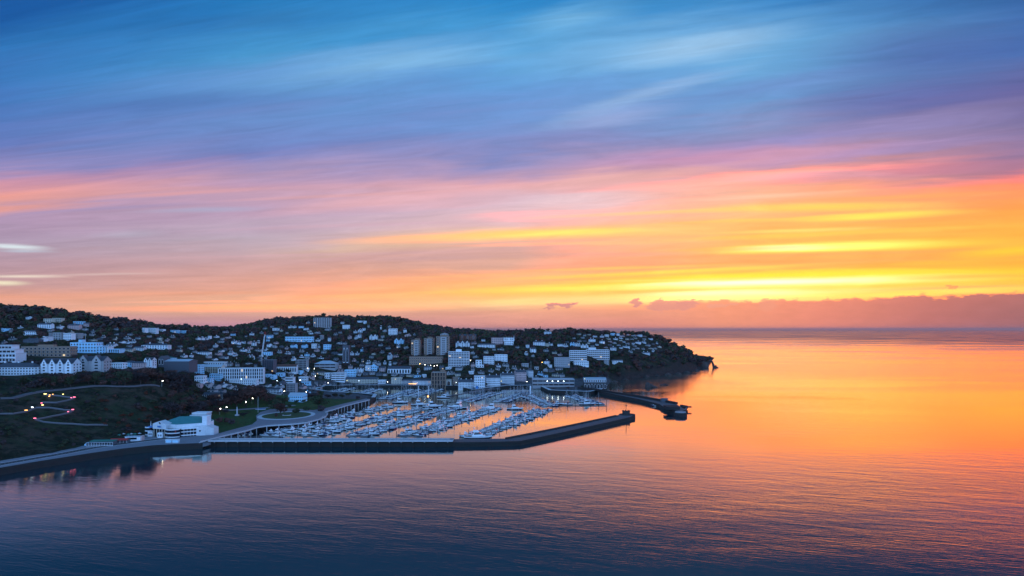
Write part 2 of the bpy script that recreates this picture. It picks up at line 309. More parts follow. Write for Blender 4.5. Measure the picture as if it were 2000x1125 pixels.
M = dict(
 white=mat('white_render', (.80, .82, .84), .6, .20), cream=mat('cream_render', (.60, .53, .42), .7, .22), grey=mat('grey_render', (.36, .36, .37), .75, .12),
 pink=mat('pink_render', (.62, .42, .40), .7, .1), brown=mat('brown_brick', (.30, .20, .14), .8, .15), pale=mat('pale_stone', (.42, .41, .41), .8, .28), dark=mat('dark_render', (.10, .11, .13), .7, .1),
 blue=mat('pale_blue_render', (.42, .72, .90), .6, .08), slate=mat('slate_roof', (.075, .08, .095), .55, .2, 1.2), tile=mat('clay_tile_roof', (.16, .07, .05), .8, .2, 1.2), flat=mat('flat_roof_felt', (.20, .21, .23), .8, .15),
 lightroof=mat('light_metal_roof', (.46, .52, .57), .45, .08), greenroof=mat('green_copper_roof', (.055, .22, .21), .5, .15, .5), glass=mat('window_glass', (.012, .016, .024), .12, 0, spec=.5),
 frame=mat('window_frame_white', (.75, .75, .75), .5, 0), lit=mat('lit_window_glass', (.3, .2, .1), .4, 0, emit=(1, .66, .30), estr=1.0), concrete=mat('concrete', (.33, .33, .34), .8, .15), lightconc=mat('pale_concrete', (.55, .56, .58), .75, .12),
 deck=mat('boat_deck_grey', (.36, .38, .42), .5, .1), stone=mat('quay_stone', (.040, .035, .034), .85, .28, .35, bump=.3), stonetop=mat('quay_top_paving', (.15, .13, .135), .8, .15, .4), weed=mat('weed_and_shadow_wall', (.022, .024, .022), .8, .25, .4), asphalt=mat('asphalt', (.055, .056, .06), .85, .2, .3),
 paving=mat('paving', (.23, .22, .24), .8, .15, .4), grass=mat('lawn_grass', (.060, .105, .030), .95, .25, .25, col2=(.038, .066, .022)), timber=mat('dock_timber', (.22, .20, .18), .8, .2, 1.0),
 steel=mat('galvanised_steel', (.38, .39, .40), .4, .05, metal=.3), darksteel=mat('dark_painted_steel', (.03, .032, .036), .5, .05), blacksteel=mat('black_iron', (.02, .02, .02), .5, 0),
 gel=mat('white_gelcoat', (.80, .81, .82), .25, .06, spec=.5), gelblue=mat('navy_gelcoat', (.015, .03, .10), .25, .05, spec=.5), gelgrey=mat('grey_gelcoat', (.32, .34, .37), .3, .06), tint=mat('tinted_boat_glass', (.01, .013, .018), .1, 0, spec=.6),
 canvas=mat('navy_canvas', (.02, .04, .12), .8, .1), canvasw=mat('pale_canvas', (.5, .52, .55), .8, .1), canvasr=mat('red_canvas', (.42, .03, .03), .75, .1), teak=mat('teak_deck', (.25, .16, .09), .7, .15, 2), mast=mat('aluminium_spar', (.62, .63, .65), .35, .04, metal=.2),
 stripeshade=mat('boot_stripe_and_shadow', (.03, .02, .03), .7, 0), red=mat('red_paint', (.45, .04, .03), .5, .05), leafd=mat('dark_evergreen_foliage', (.030, .046, .022), .95, .3, .25, col2=(.055, .06, .035), spec=.1),
 leafb=mat('autumn_brown_foliage', (.125, .056, .042), .95, .3, .3, col2=(.06, .036, .032), spec=.1), leafp=mat('bare_purple_twigs', (.072, .050, .048), .95, .3, .3, col2=(.042, .034, .036), spec=.1), leafr=mat('russet_foliage', (.11, .032, .018), .95, .3, .3, col2=(.06, .03, .02), spec=.1),
 bark=mat('tree_bark', (.05, .04, .032), .9, .2, 1), rock=mat('cliff_rock', (.10, .075, .066), .9, .3, .05, col2=(.05, .045, .04), bump=1.2),
 lampw=mat('white_lamp_glow', (.8, .8, .8), .4, 0, emit=(1, .93, .78), estr=15), lampy=mat('amber_lamp_glow', (.8, .6, .3), .4, 0, emit=(1, .50, .10), estr=22), lampp=mat('pink_lamp_glow', (.8, .4, .4), .4, 0, emit=(1, .13, .22), estr=3),
 lampg=mat('yellow_lamp_glow', (.8, .8, .3), .4, 0, emit=(1, .78, .22), estr=4), lamps=mat('soft_amber_glow', (.8, .5, .2), .4, 0, emit=(1, .45, .10), estr=3), lampb=mat('cool_lamp_glow', (.8, .9, .9), .4, 0, emit=(.75, .9, 1), estr=8),
 orangesail=mat('orange_fabric', (.55, .22, .06), .8, .05), green=mat('green_paint', (.03, .22, .16), .6, .1), bluepaint=mat('blue_paint', (.05, .22, .50), .5, .1), fencew=mat('weathered_fence', (.17, .17, .18), .7, .1), road=mat('hillside_path_paving', (.11, .105, .115), .85, .12, .4),
)
# ---------------------------------------------------------------- terrain
def P(px, Y, py=None, z=None):
    """world point at depth Y behind photo column px (height from photo row py, or z)"""
    X = (px - W2) / F * Y
    Z = CAMH - (py - HORY) / F * Y if py is not None else (z or 0.0)
    return (X, Y, Z)
def W0(px, py, z=0.0):
    """world point on the level z seen at photo pixel (px, py)"""
    Y = (CAMH - z) * F / (py - HORY)
    return ((px - W2) / F * Y, Y, z)
# coast polygon (world x, y), land inside; from the waterline rows of the photo
coast_px = [(-60, 938), (0, 924.5), (60, 913.5), (120, 904), (180, 894.5), (240, 885.8), (300, 879.2), (345, 876.6), (396, 874.8), (408, 872), (430, 862), (470, 848), (510, 839), (560, 832), (610, 828), (640, 819), (652, 808), (680, 799), (715, 790), (728, 782), (732, 776), (700, 773), (640, 770), (612, 765), (632, 758), (700, 756.5),
            (800, 757), (860, 758), (905, 757.5), (905, 761), (925, 766), (945, 763), (990, 758), (1045, 757), (1060, 760), (1075, 767), (1120, 769), (1150, 770), (1172, 766), (1184, 757), (1190, 746),
            (1215, 741), (1250, 737), (1290, 733), (1325, 729), (1350, 725), (1378, 719), (1384, 715)]
coast = [W0(x, y)[:2] for x, y in coast_px]
far_side = [(640, 2150), (620, 2700), (500, 3400), (-2600, 3400), (-2600, 300), (-420, 330)]
POLY = np.array(coast + far_side)
def inside_dist(x, y):
    """signed distance to the coast, positive on land (vectorised)"""
    x = np.asarray(x, float); y = np.asarray(y, float)
    ins = np.zeros(x.shape, bool); dm = np.full(x.shape, 1e9)
    n = len(POLY)
    for i in range(n):
        x1, y1 = POLY[i]; x2, y2 = POLY[(i + 1) % n]
        c = ((y1 > y) != (y2 > y)) & (x < (x2 - x1) * (y - y1) / (y2 - y1 + 1e-12) + x1)
        ins ^= c
        vx, vy = x2 - x1, y2 - y1
        tt = np.clip(((x - x1) * vx + (y - y1) * vy) / (vx * vx + vy * vy + 1e-9), 0, 1)
        dm = np.minimum(dm, np.hypot(x - (x1 + tt * vx), y - (y1 + tt * vy)))
    return np.where(ins, dm, -dm)
# control points: (px, py, Y) seen ground rows at a depth
CP = [
 # western cliff below the hotels
 (-150, 880, 450), (0, 868, 470), (60, 866, 485), (100, 862, 505), (170, 862, 520), (230, 858, 535), (290, 855, 545), (380, 852, 570), (0, 840, 490), (100, 840, 520), (200, 840, 545), (260, 838, 570),
 (0, 812, 520), (100, 808, 550), (200, 812, 575), (280, 812, 600), (0, 785, 548), (80, 772, 575), (130, 762, 600), (200, 756, 620), (310, 755, 650), (-150, 785, 530),
 (0, 750, 590), (100, 745, 620), (200, 742, 660), (300, 740, 700), (330, 748, 690), (-150, 750, 570), (-150, 735, 640), (0, 738, 640), (100, 733, 660), (200, 728, 690), (260, 722, 760),
 (350, 765, 690), (390, 770, 720), (340, 800, 640), (390, 812, 660), (0, 700, 760), (100, 700, 780), (200, 700, 800), (300, 700, 830), (60, 672, 950), (150, 668, 960), (250, 685, 900), (320, 695, 880),
 (0, 655, 1080), (100, 645, 1120), (200, 655, 1150), (300, 665, 1180), (350, 690, 1000), (370, 725, 860), (395, 745, 800),
 # park and flat town
 (430, 845, 585), (450, 822, 640), (480, 810, 685), (540, 812, 665), (600, 815, 660), (560, 800, 730), (620, 800, 730), (520, 795, 750), (660, 790, 790), (700, 778, 870), (440, 800, 720), (450, 775, 800), (500, 775, 815), (560, 780, 800),
 (400, 790, 720), (400, 765, 790), (620, 772, 880), (700, 765, 930), (800, 768, 940), (850, 765, 950), (900, 765, 960), (950, 757, 1010), (1000, 750, 1080), (1050, 752, 1080), (640, 750, 1020), (760, 752, 1030), (860, 753, 1020),
 (1100, 755, 1030), (1160, 756, 1010), (1100, 748, 1100), (1170, 745, 1120), (1060, 745, 1120),
 (420, 745, 880), (480, 745, 900), (550, 735, 960), (620, 735, 1050), (430, 715, 980), (500, 715, 1000), (560, 715, 1050), (640, 715, 1120), (720, 720, 1130), (800, 722, 1140), (850, 730, 1100),
 # mid slopes
 (400, 695, 1080), (470, 690, 1150), (540, 695, 1180), (600, 700, 1200), (680, 705, 1220), (760, 705, 1220), (830, 708, 1180), (900, 722, 1110), (880, 690, 1220), (960, 715, 1130), (960, 690, 1240), (1040, 730, 1120), (1040, 700, 1230),
 (420, 665, 1350), (500, 665, 1400), (580, 672, 1400), (660, 675, 1420), (740, 678, 1420), (820, 685, 1330), (900, 676, 1320), (980, 672, 1380), (1060, 682, 1330),
 (340, 652, 1400), (500, 645, 1700), (600, 648, 1650), (700, 648, 1700), (780, 655, 1620), (860, 665, 1480), (940, 663, 1480),
 # headland
 (1040, 738, 1120), (1100, 728, 1150), (1100, 712, 1190), (1160, 715, 1180), (1200, 712, 1230), (1200, 730, 1170), (1240, 722, 1290), (1250, 700, 1340), (1300, 712, 1390), (1300, 690, 1430), (1120, 690, 1290), (1200, 688, 1330), (1340, 708, 1460), (1330, 692, 1490),
 (1120, 668, 1440), (1200, 665, 1480), (1270, 668, 1520), (1360, 717, 1560), (1372, 716, 1590), (1345, 700, 1540),
]
# skyline ground (trees of about 7 to 10 m stand on it)
SKY = [(-200, 596, 1300), (0, 605, 1300), (60, 608, 1290), (100, 614, 1290), (150, 620, 1300), (200, 629, 1320), (250, 637, 1340), (300, 641, 1400), (340, 645, 1480), (400, 646, 1650), (450, 643, 1800), (500, 636, 1950), (540, 628, 2000), (600, 624, 2000), (650, 623, 2000),
       (700, 624, 2000), (750, 624, 1980), (800, 630, 1920), (850, 642, 1820), (900, 651, 1720), (950, 653, 1680), (1000, 656, 1660), (1040, 652, 1640), (1080, 650, 1620), (1110, 650, 1620), (1150, 654, 1620), (1200, 654, 1620), (1240, 654, 1620), (1270, 658, 1620), (1300, 667, 1620), (1330, 681, 1620), (1352, 698, 1620), (1372, 712, 1620)]
pts = [P(a, y, b) for a, b, y in CP + SKY]
for a, b, y in SKY:                      # the land falls away behind the skyline
    x_, y_, z_ = P(a, y, b)
    k = 1 + 260 / y
    pts.append((x_ * k, y + 260, max(4, z_ - 28) if a < 1290 else -10)); pts.append((x_ * (1 + 800 / y), y + 800, max(2, z_ - 70) if a < 1200 else -12))
pts += [(-1500, 700, 60), (-1500, 1100, 110), (-1700, 1500, 120), (-1000, 500, 40), (-600, 420, 12)]
PT = np.array(pts)
def solve_rbf(PT, lam=3.0):
    X = PT[:, :2] / 100.0; n = len(X)
    D = np.hypot(X[:, None, 0] - X[None, :, 0], X[:, None, 1] - X[None, :, 1])
    A = -D + 0
    A += np.eye(n) * lam * 0.01
    Pm = np.c_[np.ones(n), X]
    K = np.block([[A, Pm], [Pm.T, np.zeros((3, 3))]])
    return np.linalg.solve(K, np.r_[PT[:, 2], 0, 0, 0])
COEF = solve_rbf(PT)
def rbf(x, y):
    x = np.asarray(x, float) / 100; y = np.asarray(y, float) / 100
    out = COEF[-3] + COEF[-2] * x + COEF[-1] * y
    for i in range(len(PT)):
        out = out - COEF[i] * np.hypot(x - PT[i, 0] / 100, y - PT[i, 1] / 100)
    return out
def hgt(x, y):
    d = inside_dist(x, y)
    z = rbf(x, y)
    x = np.asarray(x, float); y = np.asarray(y, float)
    z = np.where((x < -165) & (y < 575), np.minimum(z, 3.1 + np.maximum(0, d - 27) * 0.8), z)
    z = np.maximum(z, 3.1)
    bump = (np.sin(x * .031 + 1.3) * np.cos(y * .027) + .6 * np.sin(x * .083 + y * .05) * np.cos(y * .071 - x * .02)) * np.clip((z - 8) / 30, 0, 1) * 1.4
    z = z + bump
    headland = np.clip((x - 175) / 40, 0, 1)
    rate = 3.0 + 3.0 * headland * 0
    cl = np.clip(d / (2.0 + headland * 9.0), 0, 1)
    crag = (np.sin(x * .35 + y * .21) + np.sin(y * .5 - x * .17)) * 1.4 * headland * cl * (1 - np.clip((d - 22) / 20, 0, 1))
    zin = 3.2 + (z - 3.2) * np.clip((d + 1) / (3 + headland * 26), 0, 1)
    zin = np.minimum(zin, 3.6 + np.maximum(0, d - 14) * 0.6) * (1 - np.round(headland)) + zin * np.round(headland)
    zin = np.where(d < 3.0, np.minimum(zin, 2.0), zin)
    zin = np.where(headland > 0.5, z * cl ** 0.7 * np.clip(.35 + d / 34, 0, 1), zin)
    return np.where(d > 0, zin + crag, np.clip(-1.0 + d * 0.6, -6, -0.5))
print('terrain fit')
GS = 9.0
gx = np.arange(-1750, 720, GS); gy = np.arange(378, 2750, GS)
GX, GY = np.meshgrid(gx, gy)
GZ = hgt(GX, GY)
def H(x, y):
    """terrain height from the grid, bilinear"""
    i = (x - gx[0]) / GS; j = (y - gy[0]) / GS
    i = min(max(i, 0), len(gx) - 1.001); j = min(max(j, 0), len(gy) - 1.001)
    a, b = int(i), int(j); u, v = i - a, j - b
    return float((GZ[b, a] * (1 - u) + GZ[b, a + 1] * u) * (1 - v) + (GZ[b + 1, a] * (1 - u) + GZ[b + 1, a + 1] * u) * v)
def hit(px, py, y0=430.0, y1=2300.0):
    """first ground point seen at the pixel"""
    Y = y0
    while Y < y1:
        X = (px - W2) / F * Y; Z = CAMH - (py - HORY) / F * Y
        if Z <= H(X, Y) and H(X, Y) > 0: return (X, Y, H(X, Y))
        Y += 3.0
    return None
def ground_mat():
    m = bpy.data.materials.new('hillside_ground'); m.use_nodes = True
    t = NT(m.node_tree); p = m.node_tree.nodes['Principled BSDF']
    geo = t.new('ShaderNodeNewGeometry'); sp = t.new('ShaderNodeSeparateXYZ'); t.l.new(geo.outputs['Position'], sp.inputs[0])
    nz = t.new('ShaderNodeSeparateXYZ'); t.l.new(geo.outputs['Normal'], nz.inputs[0])
    n = t.noise(geo.outputs['Position'], 0.03, 6, 0.65); n2 = t.noise(geo.outputs['Position'], 0.25, 5, 0.6)
    soil = t.mix(t.mapr(n, .4, .6), (.030, .042, .020, 1), (.065, .046, .034, 1))
    n3 = t.noise(geo.outputs['Position'], 0.09, 5, 0.65)
    soil = t.mix(t.mapr(n3, .42, .60), soil, (.014, .019, .011, 1))
    soil = t.mix(t.mapr(n2, .5, .75), soil, (.06, .052, .036, 1))
    rock = t.mix(t.mapr(n2, .35, .65), (.055, .040, .035, 1), (.022, .019, .018, 1))
    steep = t.mapr(nz.outputs[2], .80, .62, 0, 1)
    lowc = t.math('MULTIPLY', t.mapr(t.math('MULTIPLY_ADD', n2, 16.0, sp.outputs[2]), 26.0, 12.0, 0, 1), t.mapr(sp.outputs[0], 170.0, 190.0, 0, 1))
    c = t.mix(t.math('MAXIMUM', t.math('MULTIPLY', steep, .8), lowc), soil, rock)
    town = t.math('MULTIPLY', t.mapr(sp.outputs[2], 13.0, 6.5, 0, 1), t.mapr(sp.outputs[1], 835.0, 860.0, 0, 1))
    town = t.math('MULTIPLY', town, t.mapr(sp.outputs[0], 175.0, 165.0, 0, 1))
    c = t.mix(town, c, t.mix(t.mapr(n2, .4, .6), (.07, .07, .075, 1), (.11, .11, .115, 1)))
    park = t.math('MULTIPLY', t.mapr(sp.outputs[2], 12.0, 8.0, 0, 1), t.mapr(sp.outputs[1], 860.0, 835.0, 0, 1))
    park = t.math('MULTIPLY', park, t.mapr(t.math('MULTIPLY_ADD', sp.outputs[1], 0.42, sp.outputs[0]), -20.0, -8.0, 0, 1))
    c = t.mix(park, c, t.mix(t.mapr(n2, .35, .65), (.055, .098, .030, 1), (.034, .060, .021, 1)))
    t.l.new(c, p.inputs['Base Color']); p.inputs['Roughness'].default_value = .95; p.inputs['Specular IOR Level'].default_value = .1
    b = t.new('ShaderNodeBump'); b.inputs['Distance'].default_value = 1.5; t.l.new(n2, b.inputs['Height']); t.l.new(b.outputs[0], p.inputs['Normal'])
    return m
nx, ny = len(gx), len(gy)
vs = np.c_[GX.ravel(), GY.ravel(), GZ.ravel()]
fa = []
for j in range(ny - 1):
    r = j * nx
    for i in range(nx - 1):
        a = r + i
        if GZ[j, i] > -5.9 or GZ[j + 1, i + 1] > -5.9 or GZ[j, i + 1] > -5.9 or GZ[j + 1, i] > -5.9: fa.append((a, a + 1, a + nx + 1, a + nx))
me = bpy.data.meshes.new('hills'); me.from_pydata(vs.tolist(), [], fa); me.validate()
for pl in me.polygons: pl.use_smooth = True
hills = bpy.data.objects.new('hills', me); COL.objects.link(hills); me.materials.append(ground_mat()); hills['kind'] = 'structure'
# ---------------------------------------------------------------- mesh tools
class MB:
    """collects vertices and faces for ONE mesh object"""
    def __init__(s): s.v = []; s.f = []; s.m = []; s.mats = []
    def mi(s, m):
        if m not in s.mats: s.mats.append(m)
        return s.mats.index(m)
    def add(s, vs, fs, m):
        k = len(s.v); s.v += [tuple(q) for q in vs]; i = s.mi(m)
        for f in fs: s.f.append(tuple(a + k for a in f)); s.m.append(i)
        return s
    def box(s, x0, x1, y0, y1, z0, z1, m):
        return s.add([(x0, y0, z0), (x1, y0, z0), (x1, y1, z0), (x0, y1, z0), (x0, y0, z1), (x1, y0, z1), (x1, y1, z1), (x0, y1, z1)],
                     [(0, 3, 2, 1), (4, 5, 6, 7), (0, 1, 5, 4), (1, 2, 6, 5), (2, 3, 7, 6), (3, 0, 4, 7)], m)
    def obox(s, a, b, w, z0, z1, m):
        """box along the segment a-b with width w"""
        dx, dy = b[0] - a[0], b[1] - a[1]; L = math.hypot(dx, dy) or 1; nx, ny = -dy / L * w / 2, dx / L * w / 2
        q = [(a[0] - nx, a[1] - ny), (b[0] - nx, b[1] - ny), (b[0] + nx, b[1] + ny), (a[0] + nx, a[1] + ny)]
        return s.prism(q, z0, z1, m)
    def prism(s, poly, z0, z1, m, top=None):
        n = len(poly)
        ar = sum(poly[i][0] * poly[(i + 1) % n][1] - poly[(i + 1) % n][0] * poly[i][1] for i in range(n))
        if ar < 0: poly = poly[::-1]
        vs = [(p[0], p[1], z0) for p in poly] + [(p[0], p[1], z1) for p in poly]
        s.add(vs, [(i, (i + 1) % n, n + (i + 1) % n, n + i) for i in range(n)], m)
        s.add([(p[0], p[1], z1) for p in poly], [tuple(range(n))], top or m)
        s.add([(p[0], p[1], z0) for p in poly], [tuple(range(n))[::-1]], m)
        return s
    def tube(s, a, b, r0, r1, m, n=6):
        a = Vector(a); b = Vector(b); d = (b - a).normalized()
        u = d.orthogonal().normalized(); w_ = d.cross(u)
        vs = [tuple(a + (u * math.cos(2 * PI * i / n) + w_ * math.sin(2 * PI * i / n)) * r0) for i in range(n)]
        vs += [tuple(b + (u * math.cos(2 * PI * i / n) + w_ * math.sin(2 * PI * i / n)) * r1) for i in range(n)]
        return s.add(vs, [(i, (i + 1) % n, n + (i + 1) % n, n + i) for i in range(n)] + [tuple(range(n))[::-1], tuple(range(n, 2 * n))], m)
    def ball(s, c, r, m, sz=1.0, n=8, k=5):
        vs = [(c[0], c[1], c[2] - r * sz)]
        for j in range(1, k):
            t = -PI / 2 + PI * j / k
            vs += [(c[0] + r * math.cos(t) * math.cos(2 * PI * i / n), c[1] + r * math.cos(t) * math.sin(2 * PI * i / n), c[2] + r * sz * math.sin(t)) for i in range(n)]
        vs.append((c[0], c[1], c[2] + r * sz)); e = len(vs) - 1; fs = []
        for i in range(n):
            i2 = (i + 1) % n
            fs.append((0, 1 + i2, 1 + i)); fs.append((e, e - n + i, e - n + i2))
            for j in range(k - 2): fs.append((1 + j * n + i, 1 + j * n + i2, 1 + (j + 1) * n + i2, 1 + (j + 1) * n + i))
        return s.add(vs, fs, m)
    def mesh(s, name, smooth=False):
        me = bpy.data.meshes.new(name); me.from_pydata(s.v, [], s.f)
        for m in s.mats: me.materials.append(m)
        me.polygons.foreach_set('material_index', s.m)
        if smooth: me.polygons.foreach_set('use_smooth', [True] * len(me.polygons))
        me.update(); return me
    def build(s, name, parent=None, smooth=False):
        o = bpy.data.objects.new(name, s.mesh(name, smooth)); COL.objects.link(o)
        if parent is not None: o.parent = parent
        return o
def empty(name, loc, rz=0.0):
    o = bpy.data.objects.new(name, None); COL.objects.link(o); o.location = loc; o.rotation_euler = (0, 0, rz); o.empty_display_size = 1
    return o
def tag(o, label=None, cat=None, group=None, kind=None):
    if label: o['label'] = label
    if cat: o['category'] = cat
    if group: o['group'] = group
    if kind: o['kind'] = kind
    return o
def inst(name, me, parent, loc=(0, 0, 0), scale=(1, 1, 1), rz=0.0):
    o = bpy.data.objects.new(name, me); COL.objects.link(o); o.location = loc; o.scale = scale; o.rotation_euler = (0, 0, rz)
    if parent is not None: o.parent = parent
    return o
def copy_tree(o, parent=None):
    c = o.copy(); COL.objects.link(c)
    if parent is not None: c.parent = parent
    for ch in o.children: copy_tree(ch, c)
    return c
def proj(x, y, z): return (W2 + x / y * F, HORY + (CAMH - z) / y * F)
ORD = ['nearest', 'second-nearest', 'third-nearest', 'fourth-nearest', 'fifth-nearest', 'sixth-nearest', 'seventh-nearest', 'eighth-nearest', 'ninth-nearest', 'tenth-nearest']
def ordinal(i):
    n = i + 1
    w_ = ['first', 'second', 'third', 'fourth', 'fifth', 'sixth', 'seventh', 'eighth', 'ninth', 'tenth', 'eleventh', 'twelfth']
    if n <= 12: return w_[i]
    return str(n) + ('th' if 10 <= n % 100 <= 20 else {1: 'st', 2: 'nd', 3: 'rd'}.get(n % 10, 'th'))
LAND = [(350, 830, 'the white seafront theatre'), (560, 811, 'the oval lawn'), (470, 733, 'the long white columned terrace'), (516, 675, 'the tall crane'), (838, 676, 'the three brown tower blocks'),
        (896, 700, 'the white balconied high-rise'), (1152, 692, 'the long white slab hotel'), (170, 682, 'the pale blue hotel'), (112, 716, 'the four-gabled hotel'), (629, 630, 'the striped hilltop block'),
        (675, 690, 'the dark church tower'), (995, 665, 'the white turreted house'), (80, 688, 'the brick apartment block'), (1390, 712, 'the rock arch'), (110, 800, 'the lit zigzag path'),
        (1080, 748, 'the harbour terminal'), (634, 712, 'the long light-roofed hall'), (344, 712, 'the dark teal hall'), (475, 772, 'the brown park trees'), (655, 737, 'the banded white office'), (780, 726, 'the arcaded white hall'),
        (856, 742, 'the tall columned stone building'), (1025, 735, 'the curved pink terrace'), (300, 675, 'the wide white hilltop hotel'), (170, 712, 'the grey stone hotel'), (1165, 743, 'the lilac-roofed quay building'), (908, 657, 'the red-brown stone mansion'), (584, 662, 'the long pale blue school'),
        (968, 702, 'the stepped white terrace'), (15, 690, 'the stepped white flats'), (20, 725, 'the white seafront hotel'), (220, 868, 'the beach cafe'), (1320, 790, 'the outer pier head')]
PENDING = {}
def autolabel(o, desc, px, py, cat, group):
    """label by looks and by the nearest landmark; the rank is settled when everything stands"""
    best = min(LAND, key=lambda l: math.hypot(px - l[0], (py - l[1]) * 1.6))
    dx_, dy_ = px - best[0], (py - best[1]) * 1.6
    rel = ('right of' if dx_ > 0 else 'left of') if abs(dx_) > abs(dy_) else ('below' if dy_ > 0 else 'above')
    o['category'] = cat
    if group: o['group'] = group
    PENDING.setdefault((desc, rel, best[2]), []).append((math.hypot(dx_, dy_), o))
def settle_labels():
    for (desc, rel, lm), L in PENDING.items():
        L.sort(key=lambda q: q[0])
        for i, (d, o) in enumerate(L):
            if len(L) == 1: o['label'] = desc + ' ' + rel + ' ' + lm
            else: o['label'] = (ORD[i] if i < 10 else ordinal(i) + ' nearest') + ' ' + desc + ' ' + rel + ' ' + lm
# unit window (1 wide, 1 high, front at y=-0.05)
def winmesh(nm, glass, frame, arch=False):
    b = MB()
    if arch:
        pr = [(-.5, 0), (.5, 0), (.5, .7), (.36, .9), (0, 1.0), (-.36, .9), (-.5, .7)]
        sm = [(x * .84, .05 + z * .9) for x, z in pr]
        n = len(pr)
        b.add([(x, 0.05, z) for x, z in pr] + [(x, -.06, z) for x, z in pr], [tuple(range(n, 2 * n))] + [(i, (i + 1) % n, n + (i + 1) % n, n + i) for i in range(n)], frame)
        b.add([(x, -.075, z) for x, z in sm], [tuple(range(n))], glass)
    else:
        b.box(-.5, .5, -.06, .05, 0, 1, frame)
        b.add([(-.45, -.075, .05), (.45, -.075, .05), (.45, -.075, .95), (-.45, -.075, .95)], [(0, 1, 2, 3)], glass)
    return b.mesh(nm)
WIN = winmesh('window', M['glass'], M['frame']); WIND = winmesh('window', M['glass'], M['darksteel']); WINL = winmesh('window', M['lit'], M['frame']); WINA = winmesh('window', M['glass'], M['frame'], True)
RECTS = []      # (px0, px1, top, base, Y) of every building, so that trees keep clear
FOOT = []
def building(name, label, cat, px0, px1, pt, pb, wall='white', roof='flat', roofm=None, floors=3, bays=6, depth=12.0, rot=0.0, style='win', rh=None, Y=None, group=None, auto=None,
             lit=0.008, chim=0, win=WIN, ww=.5, wh=.55, gables=0, penth=None, found=2.6, side=True):
    cx = (px0 + px1) / 2
    if Y is None:
        g = hit(cx, pb)
        if g is None: print('no ground for', name, px0, pb); return None
        X, Y, Z = g
    else:
        X = (cx - W2) / F * Y; Z = CAMH - (pb - HORY) / F * Y
    wd = (px1 - px0) / F * Y; ht = (pb - pt) / F * Y
    wd = max(4, wd) if rot == 0 else max(4, (wd - depth * abs(math.sin(rot))) / math.cos(rot))
    r = empty(name, (X, Y, Z), rot)
    RECTS.append((px0, px1, pt, pb, Y)); FOOT.append((X, Y + depth / 2, max(wd, depth) / 2 + 3))
    wm = M[wall]; rm = M[roofm or ('flat' if roof == 'flat' else 'slate')]
    if rh is None: rh = 0.5 if roof == 'flat' else min(4.0, max(1.6, .28 * ht))
    eh = ht - rh; hw = wd / 2
    b = MB().box(-hw, hw, 0, depth, -found, eh, wm)
    if roof in ('gable', 'gablefront', 'gables'):
        if roof == 'gablefront': b.add([(-hw, 0, eh), (hw, 0, eh), (0, 0, ht - .12)], [(0, 1, 2)], wm); b.add([(-hw, depth, eh), (hw, depth, eh), (0, depth, ht - .12)], [(1, 0, 2)], wm)
        else: b.add([(-hw, 0, eh), (-hw, depth, eh), (-hw, depth / 2, ht - .12)], [(1, 0, 2)], wm); b.add([(hw, 0, eh), (hw, depth, eh), (hw, depth / 2, ht - .12)], [(0, 1, 2)], wm)
    b.build('wall', r)
    o = .35; q = MB()
    if roof == 'flat':
        q.box(-hw - .15, hw + .15, -.15, depth + .15, eh + .003, eh + .25, rm)
        for a in ((-hw - .2, hw + .2, -.2, .12), (-hw - .2, hw + .2, depth - .12, depth + .2)): q.box(a[0], a[1], a[2], a[3], eh + .253, eh + rh + .25, wm)
        for a in ((-hw - .2, -hw + .12), (hw - .12, hw + .2)): q.box(a[0], a[1], .123, depth - .123, eh + .253, eh + rh + .25, wm)
    elif roof in ('gable', 'gables'):
        q.add([(-hw - o, -o, eh - .1), (hw + o, -o, eh - .1), (hw + o, depth / 2, ht), (-hw - o, depth / 2, ht), (hw + o, depth + o, eh - .1), (-hw - o, depth + o, eh - .1)], [(0, 1, 2, 3), (3, 2, 4, 5), (0, 5, 4, 1)], rm)
    elif roof == 'gablefront':
        q.add([(-hw - o, -o, eh - .1), (-hw - o, depth + o, eh - .1), (0, depth + o, ht), (0, -o, ht), (hw + o, -o, eh - .1), (hw + o, depth + o, eh - .1)], [(1, 0, 3, 2), (2, 3, 4, 5)], rm)
    else:
        k = min(hw, depth / 2) * .95
        q.add([(-hw - o, -o, eh - .1), (hw + o, -o, eh - .1), (hw + o, depth + o, eh - .1), (-hw - o, depth + o, eh - .1), (-hw + k, depth / 2, ht), (hw - k, depth / 2, ht)], [(0, 1, 5, 4), (1, 2, 5), (2, 3, 4, 5), (3, 0, 4), (0, 3, 2, 1)], rm)
    ro = q.build('roof', r)
    for i in range(chim):
        x = -hw + wd * (i + .5) / chim
        MB().box(x - .6, x + .6, depth / 2 - .45, depth / 2 + .45, ht - rh * .5, ht + 1.5, wm).box(x - .4, x - .1, depth / 2 - .2, depth / 2 + .1, ht + 1.503, ht + 1.95, M['tile']).box(x + .1, x + .4, depth / 2 - .2, depth / 2 + .1, ht + 1.503, ht + 1.95, M['tile']).build('chimney', ro)
    fh = eh / floors; bw = wd / bays
